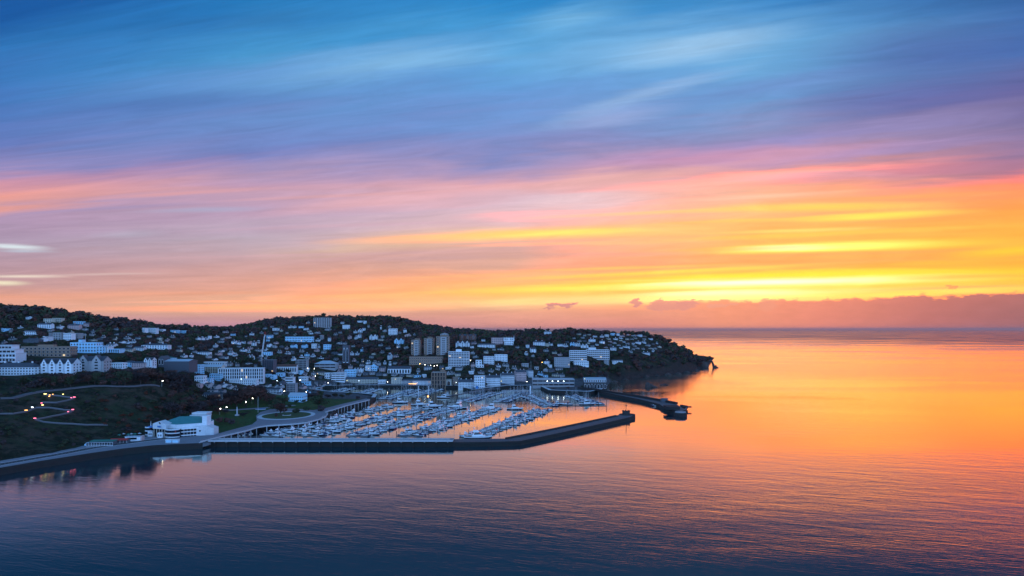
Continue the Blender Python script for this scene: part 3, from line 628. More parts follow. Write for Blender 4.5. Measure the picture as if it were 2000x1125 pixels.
    if gables:
        gw = wd / gables
        for i in range(gables):
            x = -hw + gw * (i + .5); g_ = MB(); y0 = -.9; gh = min(gw * .62, rh + 1.8)
            a, c = x - gw * .36, x + gw * .36
            g_.box(a, c, y0, .0, -found, eh - .4, wm)
            g_.add([(a, y0, eh - .4), (c, y0, eh - .4), (x, y0, eh - .4 + gh), (a, depth * .4, eh - .4), (c, depth * .4, eh - .4), (x, depth * .4, eh - .4 + gh)], [(0, 1, 2), (3, 5, 4)], wm)
            g_.add([(a - .3, y0 - .3, eh - .6), (x, y0 - .3, eh - .25 + gh), (x, depth * .4, eh - .25 + gh), (a - .3, depth * .4, eh - .6)], [(0, 1, 2, 3)], rm)
            g_.add([(c + .3, y0 - .3, eh - .6), (x, y0 - .3, eh - .25 + gh), (x, depth * .4, eh - .25 + gh), (c + .3, depth * .4, eh - .6)], [(3, 2, 1, 0)], rm)
            gg = g_.build('gable_bay', r)
            for k in range(floors): inst('window', win, gg, (x, y0, fh * k + fh * .22), (gw * .3, 1, fh * wh))
            inst('window', win, gg, (x, y0, eh - .2), (gw * .14, 1, gh * .35))
    skip = gables > 0
    if style == 'win':
        for k in range(floors):
            for i in range(bays):
                if skip and i % 2 == 0: continue
                x = -hw + bw * (i + .5)
                inst('window', WINL if random.random() < lit else win, r, (x, 0, fh * k + fh * .22), (bw * ww, 1, fh * wh))
        if side and floors * bays < 70:
            nb = max(1, min(3, int(depth / 4)))
            for k in range(floors):
                for i in range(nb):
                    for sx, rz in ((-hw, -PI / 2), (hw, PI / 2)):
                        inst('window', win, r, (sx, depth * (i + .5) / nb, fh * k + fh * .22), (depth / nb * .38, 1, fh * wh), rz)
    elif style == 'balc':
        for k in range(floors):
            z = fh * k
            for i in range(bays):
                inst('window', WINL if random.random() < lit else WIND, r, (-hw + bw * (i + .5), 0, z + fh * .12), (bw * .86, 1, fh * .70))
            MB().box(-hw - .05, hw + .05, -1.5, -.1, z - .12, z + .10, wm).box(-hw - .05, hw + .05, -1.5, -1.38, z + .103, z + fh * .33, wm).build('balcony', r)
        for i in range(0, bays + 1, max(1, bays // 5)):
            x = -hw + bw * i; MB().box(x - .15, x + .15, -1.36, -.12, -found, eh, wm).build('party_fin', r)
    elif style == 'band':
        for k in range(floors):
            z = fh * k
            for i in range(max(2, bays // 3)):
                bb = wd / max(2, bays // 3); inst('window', WIND, r, (-hw + bb * (i + .5), 0, z + fh * .42), (bb * .94, 1, fh * .42))
    elif style == 'pil':
        for i in range(bays):
            x = -hw + bw * (i + .5)
            for k in range(floors): inst('window', WINL if random.random() < lit else WIND, r, (x, 0, fh * k + fh * .1), (bw * .55, 1, fh * .80))
        for i in range(bays + 1):
            x = -hw + bw * i; MB().box(x - bw * .14, x + bw * .14, -.5, -.002, -found, eh, wm).build('pilaster', r)
    elif style == 'arch':
        for i in range(bays):
            inst('window', WINA, r, (-hw + bw * (i + .5), 0, eh * .08), (bw * .66, 1, eh * .82))
    if penth:
        a, c, h_ = penth
        MB().box(-hw + wd * a, -hw + wd * c, depth * .25, depth * .75, ht, ht + h_, wm).build('roof_house', r)
    if auto: autolabel(r, auto, cx, pb, cat, group)
    else: tag(r, label, cat, group)
    return r
# ---------------------------------------------------------------- landmark buildings
B = building
# western heights
r_ = B('apartment_building', 'white flats stepping down in tiers at the left edge above the seafront hotel', 'flats', -14, 31, 690, 708, 'white', floors=2, bays=7, depth=16, style='balc', Y=735)
s_ = 735 / F; hw_ = 22.5 * s_
for k, (xr, zb, zt) in enumerate(((27.0, 18, 26), (18.5, 26, 34))):
    x1_ = -hw_ + (xr + 14) * s_
    tb_ = MB().box(-hw_, x1_, 1.5 + k * 1.5, 15, zb * s_ + .26, zt * s_ - .3, M['white']).box(-hw_ - .2, x1_ + 1.0, .2 + k * 1.5, 15.2, zt * s_ - .297, zt * s_ + .1, M['white']).build('upper_storey', r_)
    for i in range(5): inst('window', WIND, tb_, (-hw_ + (x1_ + hw_) * (i + .5) / 5, 1.5 + k * 1.5, zb * s_ + .7), ((x1_ + hw_) / 5 * .85, 1, 2.2))
B('hotel', 'long white seafront hotel with slate roof and dormers at the far left', 'hotel', -14, 67, 709, 738, 'white', 'hip', floors=4, bays=14, depth=14, gables=0, chim=3, Y=660)
B('hotel', 'pale hotel with four pointed front gables on the cliff top', 'hotel', 79, 142, 700, 732, 'white', 'gables', floors=4, bays=8, depth=14, gables=4, rh=5, Y=668)
B('hotel', 'grey stone hotel with a tall gabled bay at each end of its balcony', 'hotel', 150, 202, 696, 728, 'pale', 'gable', floors=4, bays=9, depth=14, gables=2, rh=4.5, Y=688)
B('hotel', 'small teal-grey hotel wing between white seafront hotel and four-gabled hotel', 'hotel', 68, 79, 713, 735, 'grey', 'gable', floors=3, bays=2, depth=12, Y=672)
B('apartment_building', 'long brown brick apartment block with white balconies behind the gabled hotel', 'flats', 41, 137, 677, 703, 'brown', floors=4, bays=12, depth=13, Y=790, ww=.6, penth=(.3, .62, 2.2))
B('hotel', 'bright pale blue hotel with stepped right end and roof mast', 'hotel', 137, 188, 669, 694, 'blue', floors=4, bays=9, depth=14, Y=830, penth=(.25, .38, 3.4))
B('hotel', 'lower pale blue wing joined to the right end of the blue hotel', 'hotel', 188, 200, 676, 696, 'blue', floors=4, bays=2, depth=13, Y=828)
B('apartment_building', 'narrow pinkish white flats right of the pale blue hotel', 'flats', 200, 211, 677, 697, 'white', floors=5, bays=2, depth=12, Y=834)
B('apartment_building', 'blue glazed flats with white fins right of the pale blue hotel', 'flats', 212, 233, 682, 697, 'blue', floors=3, bays=5, depth=12, style='pil', Y=836)
B('villa', 'white two-storey villa on the cliff top right of the grey stone hotel', 'villa', 217, 239, 709, 719.5, 'white', floors=2, bays=5, depth=10, Y=745)
B('house', 'low white annexe beside the cliff-top villa', 'house', 206, 217, 711, 716, 'white', floors=1, bays=2, depth=8, Y=752)
B('house', 'small pale blue house left of the pink cliff-top house', 'house', 246, 258, 705, 713, 'blue', 'gable', floors=2, bays=2, depth=9, Y=770)
B('house', 'pinkish white house with two window rows on the cliff top', 'house', 257, 284, 706, 717, 'pink', 'gable', floors=2, bays=6, depth=10, Y=762)
B('house', 'white house with twin tall gables beside the pink cliff-top house', 'house', 281, 297, 698, 715, 'white', 'gables', floors=3, bays=4, depth=10, gables=2, Y=765)
B('church', 'dark gabled chapel left of the dark teal hall', 'church', 309, 320, 695, 713, 'dark', 'gablefront', floors=1, bays=2, depth=16, style='arch', Y=800)
B('hall', 'dark teal windowless hall with pale roof edge below the hilltop hotel', 'hall', 320, 369, 702, 724, 'dark', 'gable', 'lightroof', floors=1, bays=6, depth=22, rh=2.2, style='none', Y=800)
B('hall', 'small domed teal entrance block on the left end of the dark hall', 'hall', 321, 336, 697, 704, 'blue', 'hip', 'greenroof', floors=1, bays=3, depth=12, Y=815)
B('hotel', 'wide white hilltop hotel with hipped roof above the dark teal hall', 'hotel', 276, 327, 671, 682, 'white', 'hip', floors=2, bays=10, depth=12, chim=2)
B('terrace', 'low cream terrace with even windows left of the hilltop hotel', 'terrace', 232, 258, 680, 686, 'cream', 'gable', floors=2, bays=8, depth=9)
B('terrace', 'low white terrace rising towards the hilltop hotel', 'terrace', 261, 280, 677, 685, 'white', 'gable', floors=2, bays=6, depth=9)
# terraces of the left centre
B('terrace', 'white bow-ended house at the left end of the cream terrace', 'terrace', 380, 391, 713, 731, 'blue', floors=4, bays=3, depth=12)
B('terrace', 'long cream terrace with tall pilasters left of the white columned terrace', 'terrace', 391, 432, 712, 729, 'cream', 'gable', 'lightroof', floors=4, bays=12, depth=12, style='pil')
B('terrace', 'pale terrace roofline with white parapet behind the cream terrace', 'terrace', 398, 438, 707, 713, 'white', 'flat', floors=1, bays=9, depth=10)
B('terrace', 'long bright white columned terrace with repeated tall windows', 'terrace', 428, 513, 720, 747, 'white', 'flat', floors=4, bays=20, depth=13, style='pil', rot=.16)
B('building', 'bright blue block below the left end of the columned terrace', 'building', 409, 430, 731, 743, 'blue', floors=3, bays=5, depth=11)
B('building', 'low bright blue block below and left of the columned terrace', 'building', 398, 411, 740, 749, 'blue', floors=2, bays=3, depth=10)
B('house', 'white house with regular windows at the left below the columned terrace', 'house', 380, 397, 737, 749, 'white', floors=2, bays=4, depth=10)
B('building', 'long low white frontage just below the columned terrace', 'shops', 447, 500, 742, 751, 'white', 'flat', floors=2, bays=13, depth=10)
B('terrace', 'grey-blue striped terrace behind the brown park trees', 'terrace', 396, 434, 767, 781, 'pale', 'gable', floors=3, bays=10, depth=11, style='pil', rot=.1)
B('building', 'scaffolded dark frame building under the tall crane', 'building', 513, 534, 703, 727, 'dark', floors=6, bays=5, depth=14, style='balc')
B('hall', 'white columned hall with red roof right of the crane', 'hall', 540, 579, 712, 728, 'white', 'gable', 'tile', floors=1, bays=9, depth=14, style='arch', rot=.12)
B('office', 'grey striped office block right of the red-roofed hall', 'office', 578, 598, 705, 722, 'pale', floors=4, bays=8, depth=14, style='pil')
B('hall', 'long hall with light metal roof above the banded white office', 'hall', 614, 655, 706, 722, 'grey', 'hip', 'lightroof', floors=2, bays=12, depth=22, rh=4.5, style='band')
B('church_tower', 'tall dark stone church tower among trees left of centre', 'tower', 669, 681, 675, 712, 'dark', floors=4, bays=2, depth=11, style='arch', roofm='slate')
B('office', 'white office with dark window bands behind the marina', 'office', 647, 673, 729, 746, 'white', floors=4, bays=9, depth=14, style='band')
B('office', 'small white round-cornered annexe left of the banded office', 'office', 634, 645, 730, 741, 'white', floors=2, bays=3, depth=10)
B('building', 'pale blue block right of the banded white office', 'building', 673, 694, 723, 737, 'blue', floors=3, bays=7, depth=12)
B('terrace', 'white terrace with dormers above the pale blue block', 'terrace', 691, 708, 719, 729, 'white', 'gables', floors=2, bays=6, depth=10, gables=3)
B('house', 'narrow white house left of the two big gables behind the marina', 'house', 713, 724, 715, 725, 'white', floors=3, bays=4, depth=12)
B('hall', 'white gable-fronted hall with pale blue wall behind the marina', 'hall', 724, 736, 711, 725, 'blue', 'gablefront', floors=2, bays=3, depth=14, rh=3.6)
B('house', 'pink rendered house left of the arcaded white hall', 'house', 741, 752, 716, 726, 'pink', 'gable', floors=3, bays=3, depth=10)
B('hall', 'white hall with seven tall arches and dark roof behind the marina', 'hall', 757, 801, 716, 730, 'white', 'gable', floors=1, bays=8, depth=14, style='arch', rh=4)
B('terrace', 'cream and blue shop terrace along the quay behind the marina', 'shops', 675, 737, 737, 750, 'cream', 'gable', floors=3, bays=20, depth=11, win=WIN)
B('shops', 'low white shopfront right of the cream quay terrace', 'shops', 738, 753, 743, 750, 'white', floors=1, bays=5, depth=9)
B('building', 'cream flat-fronted building facing the marina pontoons', 'building', 764, 784, 738, 750, 'cream', floors=3, bays=6, depth=11)
B('shops', 'low pale quay shops right of the cream flat-fronted building', 'shops', 784, 805, 741, 750, 'pale', 'gable', floors=2, bays=8, depth=10)
B('terrace', 'white quay terrace with blue-white shopfronts left of the columned stone building', 'terrace', 806, 843, 740, 752, 'white', 'gable', floors=3, bays=14, depth=11)
B('building', 'tall stone building with full-height columns and flat white roof on the quay', 'building', 843, 870, 727, 758, 'brown', 'flat', 'lightroof', floors=4, bays=5, depth=16, style='pil', penth=(.6, .95, 3.0))
B('building', 'small stone building with one great round arch on the quay', 'building', 871, 882, 743, 758, 'cream', floors=1, bays=1, depth=12, style='arch')
B('building', 'reddish brown quay building right of the round arch', 'building', 884, 894, 738, 758, 'brown', floors=5, bays=3, depth=12)
B('terrace', 'white four-storey quay terrace left of the tall white corner house', 'terrace', 895, 925, 742, 760, 'white', 'gable', floors=4, bays=10, depth=12, chim=3)
B('hotel', 'tall white corner house with blue neon doorway on the quay', 'hotel', 926, 947, 735, 760, 'white', floors=5, bays=6, depth=13)
B('terrace', 'long white quay terrace curving up right of the tall corner house', 'terrace', 949, 978, 734, 757, 'white', 'gable', floors=4, bays=11, depth=12, chim=2, rot=.12)
B('terrace', 'white terrace joining the quay terrace to the pink terrace', 'terrace', 978, 1006, 729, 751, 'white', 'gable', floors=4, bays=11, depth=12, chim=3, rot=.16)
B('terrace', 'pink and white curved terrace rising above the inner harbour', 'terrace', 1006, 1030, 723, 745, 'pink', 'gable', floors=4, bays=8, depth=12, chim=3, rot=.24)
B('terrace', 'white rounded end house of the curved pink terrace', 'terrace', 1030, 1044, 720, 738, 'white', 'hip', floors=4, bays=5, depth=12, rot=.3)
# towers on the hill
for (a, b_, t_, u_, lab) in ((803, 821, 664, 697, 'left of the three brown tower blocks, white lift house on top'), (828, 847, 661, 694, 'middle of the three brown tower blocks, pale centre bay'), (852, 877, 657, 693, 'right and widest of the three brown tower blocks')):
    r_ = B('tower_block', lab, 'tower block', a, b_, t_, u_, 'brown', floors=8, bays=4, depth=17, penth=(.35, .85, 2.6), win=WIN, ww=.62, group='three brown tower blocks', side=True)
    if r_:
        wd_ = (b_ - a) / F * r_.location.y; MB().box(-wd_ * .16, wd_ * .30, -.9, -.01, -4, (u_ - t_) / F * r_.location.y - 1, M['pale']).build('pale_bay', r_)
        for k in range(9):
            inst('window', WIN, r_, (wd_ * .07, -.9, 1.2 + k * ((u_ - t_) / F * r_.location.y - 2) / 9), (wd_ * .34, 1, 1.5))
B('building', 'low brown stone building with end pavilions below the tower blocks', 'building', 799, 864, 698, 713, 'brown', floors=3, bays=16, depth=14)
B('hotel', 'white balconied high-rise of nine floors right of the tower blocks', 'hotel', 876, 916, 688, 716, 'white', floors=9, bays=8, depth=16, style='balc', penth=(.35, .62, 4.0))
B('hotel', 'white hotel with triple gables above the balconied high-rise', 'hotel', 890, 917, 667, 678, 'white', 'gables', floors=3, bays=8, depth=12, gables=3)
B('mansion', 'red-brown stone mansion on the ridge above the white gabled hotel', 'mansion', 897, 930, 653, 664, 'tile', 'gables', 'slate', floors=3, bays=8, depth=12, gables=3)
B('house', 'pale gabled house behind the right brown tower block', 'house', 860, 876, 650, 659, 'pale', 'gablefront', floors=2, bays=3, depth=12)
B('terrace', 'long low white terrace left of the turreted house', 'terrace', 933, 967, 671, 679, 'white', 'gable', floors=2, bays=11, depth=11)
B('building', 'pinkish tan building left of the turreted house', 'building', 960, 983, 660, 673, 'pink', floors=3, bays=6, depth=12)
tr = B('mansion', 'white turreted house with slender pinnacles on the ridge', 'mansion', 985, 1003, 660, 674, 'white', floors=3, bays=5, depth=12)
if tr:
    for k in range(5):
        x = -10 + 5 * k; MB().tube((x, 0, 8), (x, 0, 17 + (k == 4) * 3), 1.0, .12, M['white'], 6).build('pinnacle', tr)
B('house', 'small white square house below the high-rise on its right', 'house', 929, 941, 704, 717, 'white', floors=3, bays=2, depth=10)
B('terrace', 'lower part of the stepped white terrace right of the high-rise', 'terrace', 944, 966, 697, 712, 'white', floors=4, bays=7, depth=12, rot=.1)
B('terrace', 'upper part of the stepped white terrace right of the high-rise', 'terrace', 966, 992, 693, 706, 'white', floors=4, bays=8, depth=12, rot=.14)
# headland
B('hotel', 'long white slab hotel with open balconies on the headland', 'hotel', 1113, 1146, 685, 708, 'white', floors=6, bays=9, depth=16, style='balc')
B('hotel', 'plainer right half of the long white slab hotel on the headland', 'hotel', 1146, 1190, 683.5, 703, 'white', floors=5, bays=12, depth=15, style='balc', penth=(.1, .42, 4.0), found=.6)
B('hotel', 'lilac-grey block wing at the left of the slab hotel', 'hotel', 1083, 1113, 699, 718, 'grey', floors=5, bays=8, depth=14, style='win', ww=.35)
B('restaurant', 'low white terrace building in front of the slab hotel', 'restaurant', 1121, 1150, 707, 715, 'white', floors=2, bays=8, depth=10)
B('terminal', 'wide glazed harbour terminal with flat light roof and four roof lamps', 'terminal', 1040, 1122, 741, 756, 'grey', 'flat', 'lightroof', floors=2, bays=24, depth=26, style='band')
B('building', 'quay building with lilac metal roof above stone arches', 'building', 1141, 1184, 738, 748, 'lightconc', 'gable', 'lightroof', floors=1, bays=10, depth=18, rh=2.2)
B('quay_arches', 'stone arches of the quay under the lilac-roofed building', 'arches', 1140, 1185, 748, 760, 'stone', floors=1, bays=7, depth=10, style='arch')
# hilltop
B('tower_block', 'striped pale hilltop block in three joined sections', 'flats', 613, 645, 621, 640, 'pale', floors=7, bays=9, depth=14, style='pil')
B('school', 'long pale blue building on the hillside below the hilltop block', 'school', 557, 611, 658, 668, 'blue', floors=2, bays=18, depth=12, rot=.06)
B('hall', 'white hall with light roof at the park edge left of the marina', 'hall', 563, 592, 768, 785, 'blue', 'gable', 'lightroof', floors=2, bays=8, depth=16, rh=3)
B('building', 'grey building with vertical ribs behind the park hall', 'building', 560, 576, 750, 767, 'grey', floors=4, bays=6, depth=12, style='pil')
B('building', 'white block with two dark bands behind the park', 'building', 557, 572, 738, 749, 'white', floors=2, bays=5, depth=11, style='band')
B('building', 'pinkish white block beside the banded block behind the park', 'building', 583, 598, 737, 747, 'white', floors=2, bays=5, depth=11)
B('terrace', 'white striped terrace right of the brown park trees', 'terrace', 517, 546, 758, 769, 'white', 'gable', floors=2, bays=10, depth=11, style='pil')
# smaller houses, each read off the photograph: (px, base, width, height, wall, shape)
HS = """52 624 8 6 w g|93 630 16 7 c f|111 630 18 8 c f|86 641 26 10 w g|113 642 12 6 w g|143 643 22 10 p g|152 633 18 5 b f|168 638 13 8 p g|5 648 12 6 b f|20 650 6 6 e g|36 642 5 4 w g|58 655 24 10 w g|80 668 10 9 w g|91 667 8 9 w f|97 659 6 9 e f|111 664 15 14 e f|131 665 16 14 w f|149 663 11 12 e f|60 670 30 9 d h|25 603 8 4 w g
280 650 8 9 w f|297 651 15 10 w f|313 647 12 4 w f|340 650 14 5 b f|356 651 12 5 b f|215 676 15 5 w g|235 670 10 4 w g|246 671 9 4 w g|260 670 10 5 w g|373 698 10 6 w h|356 698 9 5 w g|384 664 6 5 w g|392 664 6 5 w g|400 664 6 4 w g|408 663 4 6 w f|418 679 6 6 w g|396 693 24 7 w h|454 656 9 5 b g|491 655 9 5 w g|538 646 12 5 w f|549 648 6 4 c g
456 672 9 7 w g|466 673 8 6 w g|475 671 9 5 w g|485 672 8 6 p g|495 676 8 9 w g|505 671 7 5 w g|449 694 8 7 w g|457 696 6 5 w g|440 701 9 5 w g|485 689 9 4 w h|487 703 12 8 w x|521 694 16 6 b f|526 661 12 8 b g|523 667 9 5 b g|523 678 8 7 w g|571 680 12 8 b g|592 680 11 8 b g|613 681 10 9 w f|638 684 13 11 b f|623 680 6 6 w g|643 667 6 9 w g|627 664 6 9 e f|620 667 8 5 w g
566 641 8 5 w g|575 641 6 5 w g|588 641 10 5 b g|596 645 9 5 w g|602 649 8 4 c g|606 653 7 4 w g|639 646 12 5 e h|675 643 13 8 w f|668 633 6 5 w g|702 630 10 5 w h|711 633 3 6 w f|744 644 4 7 w x|704 650 10 7 w x|694 651 8 5 w g|710 646 6 6 w g|681 663 7 7 p x|694 663 6 6 w g|702 660 7 7 w x|729 664 15 10 w x|706 688 7 8 b g|664 694 8 4 w g|687 694 9 6 w x|697 694 8 5 w g|600 696 12 6 b g|609 698 8 5 w g|571 705 7 6 w g|746 660 6 5 e g
767 655 17 13 w f|791 650 8 8 w g|779 672 18 10 b x|777 680 6 6 w g|759 703 9 12 w g|922 680 8 5 w g|844 668 8 6 w g|938 719 14 5 w f|945 667 8 5 w g|1070 653 14 7 w h|1053 675 23 9 w g|1068 677 9 5 c f|1042 689 12 10 w g|1032 680 5 6 w f|1029 694 7 6 w g|1073 675 14 5 w g|1094 677 12 6 w g|1106 678 10 5 w g|1118 676 9 8 b x|1129 677 11 8 w x|1142 680 14 7 w x|1158 668 13 7 w h|1176 671 11 6 w g|1164 659 8 4 w g|1175 659 9 4 w g|1186 658 8 4 w f|1197 655 9 4 b f|1207 656 7 4 w f
1190 664 8 4 c g|1203 664 8 4 w g|1214 662 7 3 w g|1225 664 7 4 c g|1198 685 12 7 w g|1213 681 8 4 w g|1224 680 13 5 w g|1236 673 7 4 w g|1246 672 12 5 w g|1259 671 8 4 w g|1251 658 10 4 w f|1237 653 6 5 b f|1262 693 15 5 w g|1275 688 7 4 w g|1232 689 8 4 e g|1206 709 20 6 w g|1185 712 11 9 e f|1067 712 13 8 w h|1076 719 6 6 w f|1097 704 8 4 e g|1167 675 6 4 w g|1150 672 5 4 c g|1219 669 6 3 w g|1272 664 8 4 w g|1283 672 6 3 w g|1242 662 6 3 c g
520 737 10 5 b f|531 742 10 8 b f|546 735 14 6 b f|553 742 8 5 w g|583 731 9 6 b f|600 727 5 6 w f|403 757 12 7 e g|418 759 12 7 e g|432 756 12 6 w g|445 760 12 6 e g|412 767 14 7 e h|428 768 14 6 e g|520 756 12 5 w g|534 757 12 5 w g|545 759 10 6 w g|595 751 18 5 b f|606 760 12 6 e g|617 752 10 6 e g|625 742 8 5 d g|612 735 10 6 e g|598 771 10 6 b g|545 772 12 6 e g|505 759 10 6 e g|492 757 8 5 w g
700 735 10 6 e g|714 734 12 6 d g|727 733 12 6 e g|740 735 12 6 d g|752 736 12 6 e h|768 735 12 5 e g|785 737 12 6 d g|815 738 14 6 b h|830 737 10 5 w f|770 712 8 5 e g|740 714 10 7 e g|752 712 8 6 w g|762 714 7 6 w g|730 712 9 6 e g|718 712 8 6 w g|706 716 8 5 e x|893 742 7 4 w f|875 722 12 4 w f|958 727 12 5 e g|972 724 10 5 e g|1004 722 10 5 e h|990 726 10 5 e g|1055 734 12 6 b g|1066 737 10 6 b g|1048 740 10 4 w g|1048 722 9 5 e f
335 660 8 4 e g|420 660 7 4 w g|432 664 6 4 e g|480 658 6 3 e g|510 652 7 4 e g|560 652 7 4 e g|575 655 6 3 c g|655 655 7 4 e g|720 640 6 4 e g|760 640 6 4 e g|780 652 5 4 e g|810 655 6 3 e g|600 632 7 4 e g|530 640 7 4 e g|20 665 10 5 e g|5 672 8 5 e g|180 650 8 4 e g|200 660 8 4 e g|225 655 7 4 e g|190 664 7 4 d g|160 655 7 4 e g|135 652 8 4 c g|745 690 8 4 e g|725 700 8 5 e g|655 704 8 5 e g|545 690 8 5 e g|560 692 8 4 w g|470 706 9 4 e g|430 700 8 4 e g"""
WALLS = {'w': 'white', 'c': 'cream', 'p': 'pink', 'b': 'blue', 'e': 'pale', 'd': 'dark'}
WNAME = {'w': 'white', 'c': 'cream', 'p': 'pink', 'b': 'pale blue', 'e': 'pale grey', 'd': 'dark'}
SH = {'g': ('gable', 'pitched-roof house'), 'f': ('flat', 'flat-roofed house'), 'h': ('hip', 'hip-roofed villa'), 'x': ('gables', 'gabled villa')}
for tok in HS.replace('\n', '|').split('|'):
    a, b_, c, d, e, f = tok.split()
    a, b_, c, d = float(a), float(b_), float(c), float(d)
    g = hit(a, b_)
    if g is None:
        g = hit(a, b_ + 3)
        if g is None: print('miss', tok); continue
    hm = d / F * g[1]; wm_ = c / F * g[1]
    fl = max(1, min(4, round(hm / 3.4))); by = max(2, min(6, round(wm_ / 3.4)))
    size = 'small ' if wm_ < 9 else ('wide ' if wm_ > 17 else '')
    building('house', None, 'house', a - c / 2, a + c / 2, b_ - d, b_, WALLS[e], SH[f][0], floors=fl, bays=by, depth=9 + random.random() * 2, rot=random.uniform(-.35, .35) if c < 14 else 0,
             auto=size + WNAME[e] + ' ' + SH[f][1], chim=random.choice([0, 1, 2]) if f != 'f' else 0, gables=2 if f == 'x' else 0, lit=.012, side=False, group='houses scattered over the hillsides', found=4)

# streets of muted smaller houses between the ones above
rh_ = random.Random(21)
def free(px, py, w_, h_):
    for (a, c, t_, b_, Y) in RECTS:
        if px + w_ / 2 > a - .5 and px - w_ / 2 < c + .5 and py > t_ - 1 and py - h_ < b_ + 1: return False
    return True
FAR_H = []; NH = sum(1 for o in COL.objects if o.type == 'EMPTY' and o.name.split('.')[0] == 'house')
ZONES = [(385, 640, 726, 764, 70), (640, 760, 706, 736, 34), (400, 640, 682, 724, 30), (760, 900, 722, 740, 12), (900, 1040, 716, 732, 14), (20, 330, 645, 674, 10), (240, 420, 655, 690, 9), (430, 800, 640, 700, 24), (900, 1110, 664, 700, 12), (1120, 1290, 654, 684, 34), (1040, 1110, 720, 740, 8)]
for (xa, xb, ya, yb, n) in ZONES:
    for i in range(n):
        for att in range(12):
            x = rh_.uniform(xa, xb); y = rh_.uniform(ya, yb); k_ = 1.35 if y > 715 else 1.0
            w_ = rh_.uniform(6, 12) * k_; h_ = rh_.uniform(3.6, 5.6) * k_
            if xa >= 1120: w_, h_ = rh_.uniform(5, 9), rh_.uniform(2.4, 3.6)
            if not free(x, y, w_, h_): continue
            g = hit(x, y)
            if g is None or (y < 700 and g[1] > 1750): continue
            e = rh_.choice('eeewcdep' if y > 700 else 'eeecwdp'); f = rh_.choice('gggghfx')
            hm, wm_ = h_ / F * g[1], w_ / F * g[1]
            if NH >= 298:
                FAR_H.append(((e if e not in 'w' else 'e') + f, g[0], g[1], g[2], rh_.uniform(-.4, .4), (wm_, 9, hm))); RECTS.append((x - w_ / 2, x + w_ / 2, y - h_, y, g[1])); FOOT.append((g[0], g[1] + 4, 6)); break
            NH += 1
            building('house', None, 'house', x - w_ / 2, x + w_ / 2, y - h_, y, WALLS[e], SH[f][0], floors=max(1, min(4, round(hm / 3.4))), bays=max(2, min(5, round(wm_ / 3.4))), depth=9, rot=rh_.uniform(-.4, .4),
                     auto=('small ' if wm_ < 9 else '') + WNAME[e] + ' ' + SH[f][1], chim=rh_.choice([0, 1, 1, 2]) if f != 'f' else 0, gables=2 if f == 'x' else 0, lit=.02, side=False, group='houses scattered over the hillsides', found=3)
            break

def far_house(e, f):
    """unit house for the farthest mass: 1 wide, 1 deep, 1 high"""
    b = MB(); wm = M[WALLS[e]]; b.box(-.5, .5, 0, 1, -.5, .66, wm); rm = M['slate']
    if f in 'gh': b.add([(-.53, -.03, .64), (.53, -.03, .64), (.53 - .2 * (f == 'h'), .5, 1), (-.53 + .2 * (f == 'h'), .5, 1), (.53, 1.03, .64), (-.53, 1.03, .64)], [(0, 1, 2, 3), (3, 2, 4, 5), (0, 3, 5), (1, 4, 2)], rm)
    elif f == 'f': b.box(-.52, .52, -.02, 1.02, .663, .75, M['flat'])
    else: b.add([(-.53, -.03, .64), (0, -.03, 1), (0, 1.03, 1), (-.53, 1.03, .64), (.53, -.03, .64), (.53, 1.03, .64)], [(0, 1, 2, 3), (1, 4, 5, 2)], rm); b.add([(-.5, 0, .66), (.5, 0, .66), (0, 0, .97)], [(0, 1, 2)], wm)
    for i in range(3):
        for k in range(2): b.add([(-.38 + i * .3, -.012, .08 + k * .3), (-.24 + i * .3, -.012, .08 + k * .3), (-.24 + i * .3, -.012, .25 + k * .3), (-.38 + i * .3, -.012, .25 + k * .3)], [(0, 1, 2, 3)], M['glass'])
    b.box(.2, .3, .45, .55, .8, 1.2, wm)
    return (np.array(b.v), b.f, [b.mats[i] for i in b.m])
# ---------------------------------------------------------------- harbour walls, piers, promenade
def rail(mb, pts, z, m, h=1.1, step=3.0):
    for (a, b) in zip(pts[:-1], pts[1:]):
        L = math.hypot(b[0] - a[0], b[1] - a[1]); n = max(1, int(L / step))
        mb.obox(a, b, .08, z + h - .06, z + h, m); mb.obox(a, b, .05, z + h * .5 - .03, z + h * .5 + .03, m)
        for i in range(n + 1):
            x = a[0] + (b[0] - a[0]) * i / n; y = a[1] + (b[1] - a[1]) * i / n
            mb.box(x - .05, x + .05, y - .05, y + .05, z, z + h - .063, m)
def sub(pts, step):
    out = []
    for (a, b) in zip(pts[:-1], pts[1:]):
        n = max(1, int(round(math.hypot(b[0] - a[0], b[1] - a[1]) / step)))
        out += [(a[0] + (b[0] - a[0]) * i / n, a[1] + (b[1] - a[1]) * i / n) for i in range(n)]
    return out + [pts[-1]]
# coast road and its sea wall
front = [W0(x, y, 3.6)[:2] for x, y in [(-60, 930), (0, 916.5), (60, 906), (120, 896.5), (180, 887), (240, 878.5), (300, 872), (345, 869.5), (396, 867.5)]]
back = [W0(x, y, 3.6)[:2] for x, y in [(-60, 912), (0, 900), (60, 890), (120, 879), (170, 868), (220, 860), (270, 853), (310, 846), (420, 844)]]
q = MB(); q.prism(front + [W0(424, 860, 3.6)[:2]] + back[::-1], 1.5, 3.6, M['paving']); q.build('coast_road')['kind'] = 'structure'
wl = empty('sea_wall', (front[0][0], front[0][1], 0)); tag(wl, 'dark weed-stained sea wall below the coast road at the left', 'sea wall')
def addw(mb_, parent):
    o = mb_.build('x', parent); o.matrix_parent_inverse = Matrix.Translation(-Vector(parent.location)); return o
def part(name, mb_, parent, smooth=False):
    """mesh given in world coordinates, parented to a thing whose Empty stands elsewhere (unrotated)"""
    L = parent.location
    mb_.v = [(x - L[0], y - L[1], z - L[2]) for x, y, z in mb_.v]
    return mb_.build(name, parent, smooth)
b = MB()
